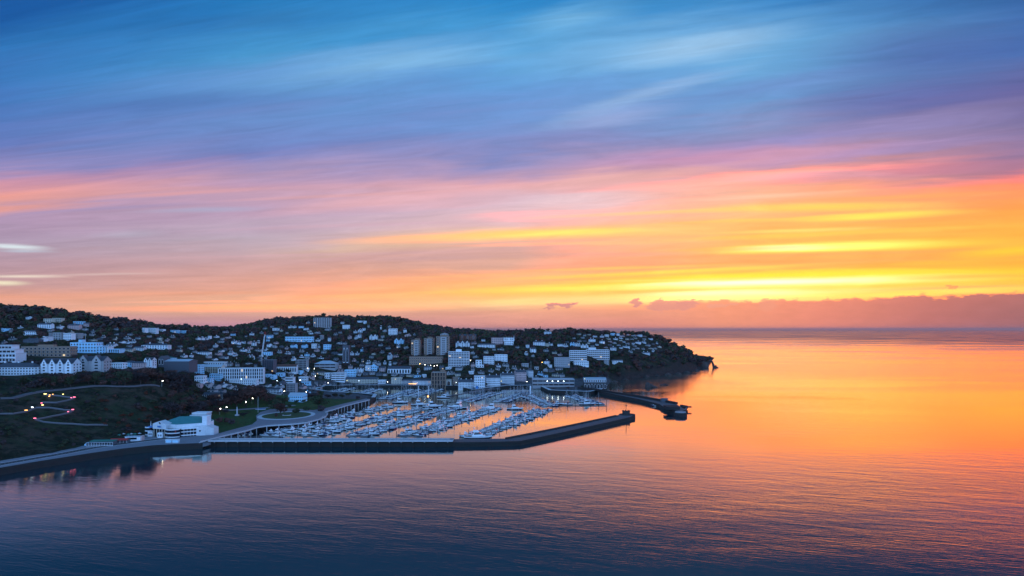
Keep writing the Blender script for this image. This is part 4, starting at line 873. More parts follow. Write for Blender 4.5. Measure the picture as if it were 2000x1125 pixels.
for a, c in zip(front[:-1], front[1:]): b.obox(a, c, 1.6, -3, 3.75, M['stone'])
part('wall', b, wl); b = MB()
for a, c in zip(front[:-1], front[1:]): b.obox((a[0] + .1, a[1] - .75), (c[0] + .1, c[1] - .75), .5, -3, 2.2, M['weed'])
part('weed_band', b, wl); b = MB()
for a, c in zip(front[:-1], front[1:]): b.obox(a, c, .6, 3.753, 4.5, M['stone'])
part('parapet', b, wl)
# road markings and kerb
mid = [((a[0] * .45 + c[0] * .55), (a[1] * .45 + c[1] * .55)) for a, c in zip(front, back)]
b = MB()
for a, c in zip(mid[:-2], mid[1:-1]): b.obox(a, c, 8.0, 3.604, 3.608, M['asphalt'])
b.build('roadway')['kind'] = 'structure'
b = MB()
for a, c in zip(mid[:-2], mid[1:-1]):
    for t0 in np.arange(0, 1, .12):
        p1 = (a[0] + (c[0] - a[0]) * t0, a[1] + (c[1] - a[1]) * t0); p2 = (a[0] + (c[0] - a[0]) * (t0 + .06), a[1] + (c[1] - a[1]) * (t0 + .06)); b.obox(p1, p2, .18, 3.612, 3.616, M['frame'])
b.build('road_markings')['kind'] = 'structure'
b = MB()
for a, c in zip(mid[:-2], mid[1:-1]):
    dx_, dy_ = c[0] - a[0], c[1] - a[1]; L = math.hypot(dx_, dy_); nx_, ny_ = -dy_ / L, dx_ / L
    for s_ in (-4.2, 4.2): b.obox((a[0] + nx_ * s_, a[1] + ny_ * s_), (c[0] + nx_ * s_, c[1] + ny_ * s_), .35, 3.6, 3.73, M['lightconc'])
b.build('kerb')['kind'] = 'structure'

# straight pier on piles
def pline(pts): return [W0(x, y)[:2] for x, y in pts]
PA = (-232.0, 521.0); PB = (-45.0, 521.0)
pier = empty('pier', (PA[0], PA[1], 0)); tag(pier, 'long straight pier on piles closing the marina on its near side', 'pier')
part('deck', MB().box(PA[0], PB[0], 521.0, 533.0, 4.3, 5.0, M['concrete']), pier)
part('deck_edge', MB().box(PA[0], PB[0], 520.4, 520.997, 4.2, 5.3, M['lightconc']), pier)
part('shaded_recess_wall', MB().box(PA[0] - 3, PB[0], 523, 531.0, -3, 4.297, M['weed']), pier)  # recess wall coloured solid dark to paint the shadow under the deck
b = MB(); rail(b, [(PA[0], 520.7), (PB[0], 520.7)], 5.3, M['steel'], 1.1, 3.0); part('railing', b, pier)
b = MB(); rail(b, [(PA[0] + 4, 532.8), (PB[0], 532.8)], 5.0, M['steel'], 1.1, 3.0); part('railing', b, pier)
part('centre_bench_line', MB().box(PA[0] + 6, PB[0] - 3, 526.6, 527.2, 5.003, 5.7, M['lightconc']), pier)
for i in range(21):
    x = PA[0] + 5 + i * 8.9
    part('pile', MB().box(x - .3, x + .3, 521.2, 521.9, -3, 4.29, M['weed']).box(x - .22, x + .22, 520.32, 520.39, 3.4, 5.0, M['lightconc']), pier)
    part('crossbeam', MB().box(x - .3, x + .3, 521.92, 522.98, 3.3, 4.29, M['weed']), pier)
# masonry section and the oblique arm
z1 = 3.4
f1 = [(-45.0, 523.0)] + [W0(x, y)[:2] for x, y in [(960, 871.5), (1015, 870), (1060, 860.5), (1110, 849.5), (1160, 838), (1205, 827.5), (1228, 822), (1239, 817)]]
def offset(pts, d):
    out = []
    for i, p in enumerate(pts):
        a = pts[max(0, i - 1)]; c = pts[min(len(pts) - 1, i + 1)]
        dx_, dy_ = c[0] - a[0], c[1] - a[1]; L = math.hypot(dx_, dy_); out.append((p[0] - dy_ / L * d, p[1] + dx_ / L * d))
    return out
bw_ = empty('breakwater', (f1[0][0], f1[0][1], 0)); tag(bw_, 'dark stone breakwater arm bending out from the straight pier to a lamp post', 'breakwater')
inner = offset(f1, 15.0)
part('wall', MB().prism(f1 + inner[::-1], -3, z1, M['stone'], M['stonetop']), bw_)
b = MB(); low_ = offset(f1, -.35)
for a, c in zip(low_[:-1], low_[1:]): b.obox(a, c, .6, -3, 2.6, M['weed'])
part('weed_band', b, bw_)
b = MB(); pr = offset(f1[2:-1], 14.0)
for a, c in zip(pr[:-1], pr[1:]): b.obox(a, c, 1.6, z1 + .003, z1 + 1.3, M['stone'])
part('parapet', b, bw_)
b = MB(); rail(b, offset(f1, .4)[:-1], z1, M['darksteel'], 1.0, 4.0); part('railing', b, bw_)
e0 = f1[-1]; hx, hy = (f1[-1][0] + inner[-1][0]) / 2, (f1[-1][1] + inner[-1][1]) / 2
b = MB(); b.tube((hx, hy, -3), (hx, hy, z1 + .4), 8.6, 8.2, M['stone'], 16); part('round_head', b, bw_)
b = MB(); b.tube((hx - 1, hy, z1 + .4), (hx - 1, hy, z1 + 3.2), 4.2, 3.9, M['stone'], 10)
for k in range(8): b.box(hx - 1 + 3.5 * math.cos(k * PI / 4) - .6, hx - 1 + 3.5 * math.cos(k * PI / 4) + .6, hy + 3.5 * math.sin(k * PI / 4) - .5, hy + 3.5 * math.sin(k * PI / 4) + .5, z1 + 3.203, z1 + 4.3, M['stone'])
part('turret', b, bw_)
part('beacon_post', MB().tube((hx - 1, hy, z1 + 3.2), (hx - 1, hy, z1 + 12.5), .22, .14, M['blacksteel'], 6).box(hx - 1.6, hx - .4, hy - .5, hy + .5, z1 + 8.5, z1 + 9.6, M['blacksteel']), bw_)
# bollards and small posts on the breakwater
for i, p in enumerate(sub(offset(f1[2:-1], 12.0), 15)):
    o = MB().tube((0, 0, 0), (0, 0, .9), .35, .28, M['blacksteel'], 8).tube((0, 0, .9), (0, 0, 1.15), .45, .45, M['blacksteel'], 8).build('bollard'); o.location = (p[0], p[1], z1)
    tag(o, '%s black mooring bollard along the breakwater, counted from the bend' % ordinal(i), 'bollard', 'bollards on the breakwater')
# outer pier (Haldon side)
nb = [W0(x, y)[:2] for x, y in [(1128, 764), (1160, 767), (1200, 775.5), (1250, 786), (1288, 795.5), (1297, 802), (1318, 808), (1332, 810), (1341, 807), (1342, 802)]]
fb = [W0(x, y, 4.3)[:2] for x, y in [(1336, 798), (1322, 789), (1290, 783), (1250, 776), (1200, 768), (1165, 762), (1130, 758)]]
op = empty('pier', (nb[0][0], nb[0][1], 0)); tag(op, 'dark stone outer pier running right to a bulky head beyond the harbour mouth', 'pier')
part('wall', MB().prism(nb + fb, -3, 3.9, M['stone'], M['stonetop']), op)
b = MB(); lw = nb[:8]
for a, c in zip(lw[:-1], lw[1:]): b.obox((a[0] - .2, a[1] - .3), (c[0] - .2, c[1] - .3), .8, -3, 1.8, M['weed'])
part('weed_band', b, op)
b = MB()
for a, c in zip(fb[1:-1], fb[2:]): b.obox(a, c, 2.6, 3.903, 6.4, M['stone'])
part('seaward_parapet', b, op)
c1 = W0(1298, 785, 4); c2 = W0(1310, 795, 6)
part('hut', MB().box(c1[0] - 4, c1[0] + 3, c1[1] - 4, c1[1] + 3, 3.903, 8.0, M['dark']).box(c1[0] - 4.3, c1[0] + 3.3, c1[1] - 4.3, c1[1] + 3.3, 8.003, 8.4, M['slate']), op)
part('raised_platform', MB().box(c2[0] - 6, c2[0] + 8, c2[1] - 8, c2[1] + 9, 3.903, 7.2, M['stone']), op)
c3 = W0(1329, 804.5, 4.2)
part('round_landing', MB().tube((c3[0], c3[1], -3), (c3[0], c3[1], 3.6), 7, 6.8, M['stone'], 14).tube((c3[0], c3[1], 3.6), (c3[0], c3[1], 4.6), 5.6, 5.4, M['concrete'], 14), op)
b = MB(); c4 = W0(1324, 791, 5)
for k in range(3): b.box(c4[0] + 2 + k * 3, c4[0] + 5 + k * 3, c4[1] - 5 + k * 2, c4[1] - 1 + k * 2, 1, 5.6 - k * .7, M['stone'])
b.box(c4[0] + 3, c4[0] + 13, c4[1] - 9, c4[1] - 6, 3, 4.4, M['stone'])
part('broken_steps', b, op)
# quay edge walls round the marina
ed = [W0(x, y)[:2] for x, y in coast_px if x > 400 and x < 1190]
qw = empty('quay_wall', (ed[0][0], ed[0][1], 0)); tag(qw, 'dark quay wall edging the park, the marina and the inner harbour', 'quay wall')
b = MB()
for a, c in zip(ed[:-1], ed[1:]): b.obox(a, c, 4.0, -3, 3.75, M['weed'])
part('wall', b, qw)
b = MB()
for a, c in zip(ed[10:-1], ed[11:]): b.obox((a[0], a[1] + 2.6), (c[0], c[1] + 2.6), 4.6, 3.3, 3.95, M['lightconc'])
part('coping', b, qw)
# promenade deck on piles round the oval lawn
DZ = 5.6
out_px = [(392, 862), (440, 850), (480, 841), (503, 834), (522, 831), (545, 829.5), (570, 828), (598, 825), (622, 819), (636, 813), (640, 808), (634, 804.5), (650, 800), (680, 791), (708, 784), (722, 780.5)]
in_px = [(716, 778), (676, 787), (640, 796), (612, 801), (590, 799), (560, 797.5), (528, 799), (508, 805), (500, 812), (502, 821), (492, 829), (450, 840), (404, 853)]
po = [W0(x, y, DZ)[:2] for x, y in out_px]; pi_ = [W0(x, y, DZ)[:2] for x, y in in_px]
pr_ = empty('promenade', (po[0][0], po[0][1], 0)); tag(pr_, 'pale promenade deck on piles sweeping from the theatre round the oval lawn', 'promenade')
part('deck', MB().prism(po + pi_, DZ - .7, DZ, M['paving']), pr_)
b = MB()
for a, c in zip(po[:-1], po[1:]): b.obox(a, c, .5, DZ - .9, DZ + .25, M['lightconc'])
part('deck_edge', b, pr_)
b = MB(); rail(b, po, DZ + .25, M['steel'], 1.1, 3.0); part('railing', b, pr_)
for p in sub(offset(po, 1.0), 9.0):
    part('pile', MB().tube((p[0], p[1], -3), (p[0], p[1], DZ - .72), .42, .42, M['lightconc'], 7), pr_)
lc = W0(560, 811.2, DZ)
def ellipse(c, a, b_, n=40): return [(c[0] + a * math.cos(2 * PI * i / n), c[1] + b_ * math.sin(2 * PI * i / n)) for i in range(n)]
b = MB(); b.prism(ellipse(lc, 26.5, 33), DZ - .6, DZ + .06, M['lightconc']); b.build('path')['kind'] = 'structure'
b = MB(); b.prism(ellipse(lc, 22.5, 27), DZ - .5, DZ + .16, M['grass']); ol = b.build('lawn'); ol['kind'] = 'structure'
b = MB(); b.prism(ellipse(lc, 4.2, 3.6, 20), DZ, DZ + .5, M['lightconc']).prism(ellipse(lc, 3.2, 2.7, 20), DZ, DZ + .8, M['grass']); tag(b.build('flower_bed'), 'small pale round bed in the middle of the oval lawn', 'flower bed')
# slipway path through the park
def drape(name, pxs, wd, m, lift=.25, kind='structure', step=6.0):
    P_ = [hit(x, y) for x, y in pxs]; P_ = [p for p in P_ if p]
    if len(P_) < 2: return None
    pts2 = sub([(p[0], p[1]) for p in P_], step); l_ = offset(pts2, wd / 2); r_ = offset(pts2, -wd / 2)
    vs = []
    for a, c in zip(l_, r_):
        z_ = max(H(*a), H(*c), H((a[0] + c[0]) / 2, (a[1] + c[1]) / 2)) + lift
        vs += [(a[0], a[1], z_), (c[0], c[1], z_), (a[0], a[1], z_ - 1.4), (c[0], c[1], z_ - 1.4)]
    fs = []
    for i in range(len(pts2) - 1):
        a = i * 4; fs += [(a, a + 1, a + 5, a + 4), (a + 1, a + 3, a + 7, a + 5), (a + 2, a, a + 4, a + 6)]
    o = MB().add(vs, fs, m).build(name)
    if kind: o['kind'] = kind
    return pts2
drape('park_path', [(430, 800), (470, 800), (510, 797), (540, 795), (575, 792)], 6, M['paving'])
drape('hillside_path', [(0, 781), (25, 778), (50, 773), (80, 767.5), (110, 763), (140, 759), (180, 756.5), (220, 755.5), (265, 755), (310, 755.5)], 5.0, M['road'], .3)
zz1 = [(0, 810), (25, 810.5), (52, 806), (70, 799.5), (95, 798), (125, 802), (143, 805), (134, 809.5), (100, 816), (69, 822.5), (85, 826), (115, 829), (140, 832), (170, 833), (210, 832.5)]
zz2 = [(84, 795), (82, 790), (110, 788), (130, 785.5), (146, 779), (120, 775.5), (85, 772.5)]
for zz in (zz1, zz2):
    pts2 = drape('zigzag_path', zz, 1.2, M['road'], .35, step=4.0)
fz = empty('path_fence', (0, 0, 0)); tag(fz, 'low pale fence tracing the zigzag cliff path at the left', 'fence')
g0 = hit(52, 806); fz.location = g0
for zz in (zz1, zz2):
    P_ = [hit(x, y) for x, y in zz]; pts2 = sub([(p[0], p[1]) for p in P_ if p], 4.0); b = MB()
    for a, c in zip(pts2[:-1], pts2[1:]):
        za, zc = H(*a) + .5, H(*c) + .5
        b.add([(a[0], a[1], za), (c[0], c[1], zc), (c[0], c[1], zc + .7), (a[0], a[1], za + .7), (a[0], a[1] + .12, za), (c[0], c[1] + .12, zc), (c[0], c[1] + .12, zc + .7), (a[0], a[1] + .12, za + .7)],
              [(0, 1, 2, 3), (5, 4, 7, 6), (3, 2, 6, 7), (0, 4, 5, 1)], M['fencew'])
    part('fence_panel', b, fz)
# path lights
PLT = [(89, 773, 'lampg', 'white-yellow', 1.6), (98, 775.5, 'lamps', 'orange', .7), (104, 773.5, 'lamps', 'orange', .6), (124, 773, 'lampg', 'yellow-green', .7), (146, 779, 'lampp', 'pink', 1.5), (140, 781.5, 'lampp', 'pink', .7), (82, 791.5, 'lampp', 'pink', 1.0), (84, 796, 'lampg', 'yellow', 1.1),
       (52, 805.5, 'lamps', 'amber', 1.7), (64, 801, 'lampb', 'greenish white', .9), (143, 804.5, 'lampp', 'pink', 1.4), (134, 808.5, 'lampp', 'pink', .8), (69, 822.5, 'lampp', 'pink', 1.4), (97, 778.5, 'lamps', 'orange', .8)]
for i, (x, y, mm, cn_, sz) in enumerate(PLT):
    g = hit(x, y + 1)
    sz *= .8
    t = empty('path_light', (g[0], g[1] - .5, g[2] + .3))
    MB().tube((0, 0, 0), (0, 0, 1.3), .06, .05, M['darksteel'], 5).build('post', t)
    MB().box(-sz * .8, sz * .8, -.3, .2, 1.0, 1.0 + .55, M[mm]).build('lamp', t)
    autolabel(t, 'glowing %s path light' % cn_, x, y, 'path light', 'lights along the zigzag path')
# street lamps
LAMPS = [(316, 752, 6, 'lampw'), (441, 804, 6, 'lampw'), (429, 807, 6, 'lampw'), (479, 792, 6, 'lampw'), (492, 785, 6, 'lampw'), (554, 770, 6, 'lampw'), (597, 771, 6, 'lampw'), (640, 752, 7, 'lampw'), (613, 726, 7, 'lampw'), (600, 725, 7, 'lampw'), (677, 748, 8, 'lampg'), (756, 751, 8, 'lampw'),
         (819, 714, 6, 'lampy'), (829, 716, 6, 'lampw'), (840, 717, 6, 'lampw'), (847, 718.5, 6, 'lampw'), (853, 717, 6, 'lampw'), (918, 708, 7, 'lampw'), (978, 750, 8, 'lampg'), (1141, 746, 10, 'lampg'), (824, 678, 6, 'lampw'), (615, 740, 7, 'lampw'), (1058, 711, 6, 'lampy'), (1028, 758, 8, 'lampw'),
         (585, 748, 7, 'lampw'), (700, 754, 8, 'lampb'), (837, 757, 9, 'lamps'), (890, 760, 8, 'lampb'), (540, 750, 7, 'lampb'), (470, 747, 7, 'lampb')]
for (x, y, hm, mm) in LAMPS:
    g = hit(x, y + hm / F * 850)
    if g is None: continue
    t = empty('street_lamp', g)
    MB().tube((0, 0, -1), (0, 0, hm), .14, .09, M['steel'], 6).box(-.07, .9, -.07, .07, hm - .05, hm + .1, M['steel']).build('pole', t)
    MB().ball((.8, 0, hm - .15), .5, M[mm], .7).build('lamp', t)
    autolabel(t, 'lit %s street lamp' % {'lampw': 'white', 'lampg': 'yellow', 'lampy': 'amber', 'lampb': 'cool white', 'lamps': 'orange'}[mm], x, y, 'street lamp', 'lit street lamps')
for i, x in enumerate((1069, 1079, 1090, 1101)):
    p = W0(x, 744.5, 12.5); g = H(p[0], p[1])
    t = empty('roof_lamp', (p[0], p[1], 11.2))
    MB().tube((0, 0, -2), (0, 0, 1.0), .1, .1, M['steel'], 5).build('post', t); MB().ball((0, 0, 1.3), .75, M['lampb'], .8).build('lamp', t)
    tag(t, '%s from the left of four white lamps on the terminal roof' % ordinal(i), 'lamp', 'lamps on the terminal roof')
# crane
g = hit(511, 716)
t = empty('crane', g); tag(t, 'slender pale tower crane leaning right with red tip on the central hillside', 'crane')
def lattice(mb, a, b_, w_, n, m):
    a = Vector(a); b_ = Vector(b_)
    for sx in (-1, 1):
        for sy in (-1, 1):
            o_ = Vector((sx * w_, sy * w_, 0)); mb.tube(a + o_, b_ + o_, .16, .14, m, 4)
    for i in range(n):
        p = a.lerp(b_, i / n); q_ = a.lerp(b_, (i + 1) / n); s_ = 1 if i % 2 else -1
        for sy in (-1, 1): mb.tube(p + Vector((s_ * w_, sy * w_, 0)), q_ + Vector((-s_ * w_, sy * w_, 0)), .09, .09, m, 4)
    return mb
k = g[1] / F
lattice(MB(), (0, 0, -1), (0, 0, 20 * k), .7, 8, M['steel']).build('mast', t)
lattice(MB(), (0, 0, 20 * k), (6.3 * k, 0, 62 * k), .6, 18, M['white']).build('jib', t)
lattice(MB(), (6.3 * k, 0, 62 * k), (7.2 * k, 0, 68 * k), .62, 3, M['red']).build('jib_tip', t)
MB().box(-3.5, -1, -1, 1, 19 * k, 19 * k + 2.5, M['grey']).box(.8, 2.4, -.8, .8, 19 * k, 19 * k + 2.2, M['white']).build('cab', t)
g = hit(534, 728)
lattice(MB(), (0, 0, -1), (0, 0, 24 * g[1] / F), .6, 9, M['white']).build('hoist_mast').location = g
tag(COL.objects['hoist_mast'], 'thin white hoist mast standing beside the scaffolded building', 'mast')
# flagpoles and masts
for (x, y0_, y1_, lab) in ((167, 668, 651, 'thin flagpole on the pale blue hotel roof'), (504, 806, 776, 'tall thin flagpole beside the oval lawn'), (1037, 722, 705, 'thin flagpole at the end of the curved pink terrace')):
    if x == 167: bp_ = P(167, 836, 669)
    elif x == 504: bp_ = hit(504, 806)
    else: bp_ = P(1037, 1150, 722)
    hh = (y0_ - y1_) / F * bp_[1]
    t = empty('flagpole', bp_); tag(t, lab, 'flagpole')
    MB().tube((0, 0, -.3), (0, 0, hh), .16, .09, M['frame'], 6).build('pole', t); MB().ball((0, 0, hh + .1), .22, M['steel']).build('finial', t)
# ---------------------------------------------------------------- seafront theatre, cafe, kiosks
Z5 = 3.62
th = empty('theatre', (-269.5, 546.0, Z5)); tag(th, 'white seafront theatre with green hipped roof and curved balconies beside the pier root', 'theatre')
th.scale = (.94, 1, .87)
U = .408     # metres per photo pixel here
def tx(px): return (px - 350) * U
w_, gl_, gr_, dk_ = M['white'], M['glass'], M['greenroof'], M['dark']
def q4(b, pts, m): b.add(pts, [(0, 1, 2, 3)], m)
# auditorium body: angled plan, corner towards the viewer at px 352
body = [(tx(302), 9), (tx(352), 1.5), (tx(396), 13), (tx(392), 34), (tx(318), 34)]
b = MB(); b.prism(body, -1, 10.4, w_); b.build('wall', th)
b = MB(); b.prism([(p[0], p[1]) for p in body], 10.403, 10.8, gr_)
rid = [(tx(334), 20, 16.2), (tx(374), 24, 16.2)]
ev = [(p[0], p[1], 10.81) for p in body]
b.add(ev + rid, [(0, 1, 5), (1, 2, 6, 5), (2, 3, 6), (3, 4, 5, 6), (4, 0, 5)], gr_)
b.build('roof', th)
b = MB(); b.prism([(tx(300), 8.2), (tx(352), .7), (tx(352), 1.45), (tx(300), 8.95)], 7.6, 11.3, w_)      # upper fascia left
b.prism([(tx(352.2), .7), (tx(398), 12.2), (tx(398), 12.95), (tx(352.2), 1.45)], 7.2, 11.3, w_); b.build('fascia', th)
# pediment facing front left
pd = MB(); x0, x1 = tx(299), tx(333)
pd.add([(x0, 3, 7.4), (x1, -1.5, 7.4), (x1, -1.5, 12.0), ((x0 + x1) / 2, .75, 14.6), (x0, 3, 12.0), (x0, 12, 7.4), (x1, 8, 7.4), (x1, 8, 12.0), ((x0 + x1) / 2, 10, 14.6), (x0, 12, 12.0)],
       [(0, 1, 2, 3, 4), (1, 6, 7, 2), (2, 7, 8, 3), (3, 8, 9, 4), (4, 9, 5, 0), (0, 5, 6, 1)], w_); pdo = pd.build('pediment', th)
b = MB(); b.add([(x0 + 4.4, 2.25, 12.3), (x1 - 4.4, -1.05, 12.3), ((x0 + x1) / 2, .55, 13.9)], [(0, 1, 2)], gl_); b.add([(x0 + 3.2, 2.4, 8.9), (x1 - 5, -.95, 8.9), (x1 - 5, -.95, 10.4), (x0 + 3.2, 2.4, 10.4)], [(0, 1, 2, 3)], M['bluepaint']); b.build('pediment_panel', pdo)
# dark portico with slim columns
MB().prism([(tx(301), 3.4), (tx(333), -1.0), (tx(333), 7), (tx(301), 10)], -1, 7.38, gl_).build('glazed_foyer', th)
for i in range(5):
    a = i / 4; x = tx(303) + (tx(331) - tx(303)) * a; y = 2.2 - 4.3 * a
    MB().tube((x, y, -.3), (x, y, 7.4), .28, .24, M['cream'], 8).build('column', th)
for (xa, xb, yy) in ((288, 298, 3.5), (317, 328, -3.2)):
    o = MB().box(tx(xa), tx(xb), yy, yy + 5, -.5, 4.6, w_).build('porch', th)
    for k in (.3, .7): inst('window', WIN, o, (tx(xa) + (tx(xb) - tx(xa)) * k, yy, 1.2), (1.0, 1, 1.9))
# curved galleries: left wing, centre wing
def gallery(xa, xb, yc, levels, m_in, name, bow=3.0, y1=9):
    n = 10; out = []
    for i in range(n + 1):
        t_ = i / n; x = tx(xa) + (tx(xb) - tx(xa)) * t_; out.append((x, yc - bow * math.sin(PI * t_) ** .7))
    MB().prism([(p[0], p[1] + 1.3) for p in out] + [(tx(xb), y1), (tx(xa), y1)], -1, levels[-1], m_in).build(name, th)
    for z in levels:
        b = MB(); ins = [(p[0], p[1] + 1.4) for p in out]
        b.prism(out + ins[::-1], z - .35, z + .45, w_); b.build('balcony_band', th)
gallery(276, 291, 8, [1.0, 4.6, 7.8], gl_, 'left_gallery', 2.6, 16)
gallery(333, 362, -3.0, [.9, 4.4, 7.6], gl_, 'bow_gallery', 3.4, 8)
# right-hand balconies stepping up the long side
for k, z in enumerate((1.2, 4.4, 7.2)):
    b = MB(); b.prism([(tx(360), .2), (tx(392), 8.8), (tx(392), 10.4), (tx(360), 1.6)], z - .3, z + .5, w_); b.build('balcony_band', th)
MB().prism([(tx(360), 1.4), (tx(392), 9.8), (tx(392), 14), (tx(360), 6)], -1, 7.15, gl_).build('side_glazing', th)
for k in range(7):
    t_ = k / 6; MB().tube((tx(361) + (tx(391) - tx(361)) * t_, .5 + 8.5 * t_, -.5), (tx(361) + (tx(391) - tx(361)) * t_, .5 + 8.5 * t_, 7), .16, .16, w_, 5).build('balcony_post', th)
# stair block and fly tower on the right
MB().box(tx(392), tx(402), 12, 20, -1, 17.6, w_).build('tower', th)
MB().prism([(tx(385), 7.5), (tx(401), 9.5), (tx(401), 22), (tx(385), 20)], -1, 9.2, w_).build('stair_block', th)
MB().prism([(tx(401), 9.7), (tx(417), 12), (tx(417), 21), (tx(401), 20)], -1, 6.3, w_).add([(tx(401), 9.7, 6.303), (tx(417), 12, 6.303), (tx(417), 21, 6.303), (tx(401), 20, 6.303), (tx(401), 9.7, 9.0), (tx(401), 20, 9.0)], [(0, 1, 4), (1, 2, 5, 4), (2, 3, 5), (0, 4, 5, 3)], w_).build('stair_block', th)
inst('window', WIN, th, (tx(392), 8.2, 3.6), (1.3, 1, 1.6), .12)
MB().box(tx(358), tx(388), 23, 33, 15.4, 18.4, M['lightconc']).box(tx(357), tx(389), 22.5, 33.5, 18.403, 19.2, w_).build('roof_house', th)
MB().box(tx(347), tx(362), 27, 33, 13.4, 16.4, w_).build('roof_house', th)
MB().tube((tx(287), 9, 7), (tx(287), 9, 13.5), .5, .08, w_, 6).build('pinnacle', th)
MB().box(tx(284), tx(294), 6, 12, 7.8, 8.9, M['bluepaint']).build('awning', th)
MB().box(tx(354), tx(357), -4.2, -4.1, 4.9, 7.2, M['red']).build('banner', th)
RECTS.append((275, 418, 800, 856, 545)); FOOT.append((-264, 562, 34))
# glass sided kiosks before the theatre
for i, x in enumerate((329, 342)):
    p = W0(x, 865.5, Z5); t = empty('kiosk', p)
    MB().box(-2.3, 2.3, 0, 2.6, -.05, .5, M['lightconc']).build('base', t); MB().box(-2.2, 2.2, .1, 2.5, .503, 2.3, M['blue']).build('glass_panel', t); MB().box(-2.5, 2.5, -.2, 2.8, 2.303, 2.6, w_).build('roof', t)
    for sx in (-2.25, 2.15):
        MB().box(sx, sx + .12, -.02, .095, .503, 2.3, w_).build('post', t)
    tag(t, '%s small pale glass kiosk on the promenade before the theatre' % ('left' if i == 0 else 'right'), 'kiosk', 'pale kiosks before the theatre')
# beach cafe with glazed terrace
p = W0(194, 871, Z5); t = empty('cafe', p, .10); tag(t, 'glazed white-railed beach cafe on the coast road left of the theatre', 'cafe')
MB().box(-8, 8.5, 3, 9, -.4, 2.9, M['dark']).build('wall', t); MB().box(-8.4, 9, 2.6, 9.4, 2.903, 3.25, M['green']).build('roof', t)
MB().box(-9.5, 9.5, 0, .1, .0, .28, w_).build('plinth', t)
for i in range(11): MB().box(-9.4 + i * 1.86, -9.25 + i * 1.86, -.02, .12, .283, 2.3, w_).build('post', t)
MB().box(-9.5, 9.5, -.03, .13, 2.303, 2.5, w_).build('rail', t); MB().box(-9.5, 9.5, 0, .1, 1.1, 1.2, w_).build('rail', t)
MB().box(-9.3, 9.3, .14, .18, .3, 2.2, gl_).build('glass_panel', t)
MB().add([(-11.5, 2, 0), (-9.6, 2, 0), (-9.6, 2, 2.4), (-11.5, 2, 1.0), (-11.5, 5, 0), (-9.6, 5, 0), (-9.6, 5, 2.4), (-11.5, 5, 1.0)], [(0, 1, 2, 3), (5, 4, 7, 6), (3, 2, 6, 7), (0, 3, 7, 4), (1, 5, 6, 2)], M['blue']).build('porch', t)
p = W0(231, 866, Z5); t = empty('pavilion', p, .12); tag(t, 'open shelter with long red awning between the cafe and the white kiosk', 'pavilion')
for i in range(6): MB().box(-6 + i * 2.4 - .08, -6 + i * 2.4 + .08, 0, .16, -.05, 2.3, w_).build('post', t)
MB().box(-6.2, 6.2, 2.5, 6, -.3, 2.4, dk_).build('back_wall', t); MB().add([(-6.5, -.6, 2.25), (6.5, -.6, 2.25), (6.5, 3, 3.4), (-6.5, 3, 3.4), (6.5, 6.2, 2.5), (-6.5, 6.2, 2.5)], [(0, 1, 2, 3), (3, 2, 4, 5)], M['red']).build('awning', t)
p = W0(260, 861, Z5); t = empty('kiosk', p, .14); tag(t, 'long white beach kiosk with dark serving hatch and pink end wall', 'kiosk')
MB().box(-6, 5.4, 0, 4.5, -.2, 3.1, w_).build('wall', t); MB().box(-4.4, 2.6, -.05, -.003, 1.0, 2.5, gl_).build('serving_hatch', t); MB().box(5.403, 6.6, -.2, 4.7, -.2, 3.7, M['pink']).build('end_wall', t); MB().box(-6.3, 5.4, -.4, 4.9, 3.103, 3.35, M['lightroof']).build('roof', t)
MB().box(-7.6, -6.003, .2, 3, -.2, 1.6, w_).build('counter', t)
# parasols behind
for i, (x, y) in enumerate([(226, 853), (234, 851), (244, 852), (250, 851), (257, 851), (266, 850)]):
    p = W0(x, y + 4, Z5 + .1); t = empty('parasol', (p[0], p[1] + 5, Z5)); m_ = M['canvasw'] if i % 2 else M['green']
    MB().tube((0, 0, 0), (0, 0, 2.9), .05, .05, M['frame'], 5).build('pole', t); MB().tube((0, 0, 2.3), (0, 0, 3.1), 1.5, .06, m_, 8).build('canopy', t)
    autolabel(t, '%s parasol behind the beach kiosk' % ('pale' if i % 2 else 'green'), x, y, 'parasol', 'parasols behind the kiosk')
# park pieces
g = hit(463, 812); t = empty('monument', g); tag(t, 'slim pale tapering war memorial on the lawn before the brown trees', 'memorial')
MB().box(-1.6, 1.6, -1.6, 1.6, -.3, 1.2, M['lightconc']).build('base', t); MB().tube((0, 0, 1.2), (0, 0, 8.2), .75, .45, M['lightconc'], 4).tube((0, 0, 8.2), (0, 0, 9.0), .45, .05, M['lightconc'], 4).build('shaft', t)
g = hit(509, 800); t = empty('pond', g); MB().prism(ellipse((0, 0), 5.6, 4.5, 24), -.5, .55, M['lightconc']).build('rim', t); MB().prism(ellipse((0, 0), 5.1, 4.0, 24), .3, .60, M['bluepaint']).build('water_surface', t); tag(t, 'small bright blue round fountain pool on the park lawn', 'pool')
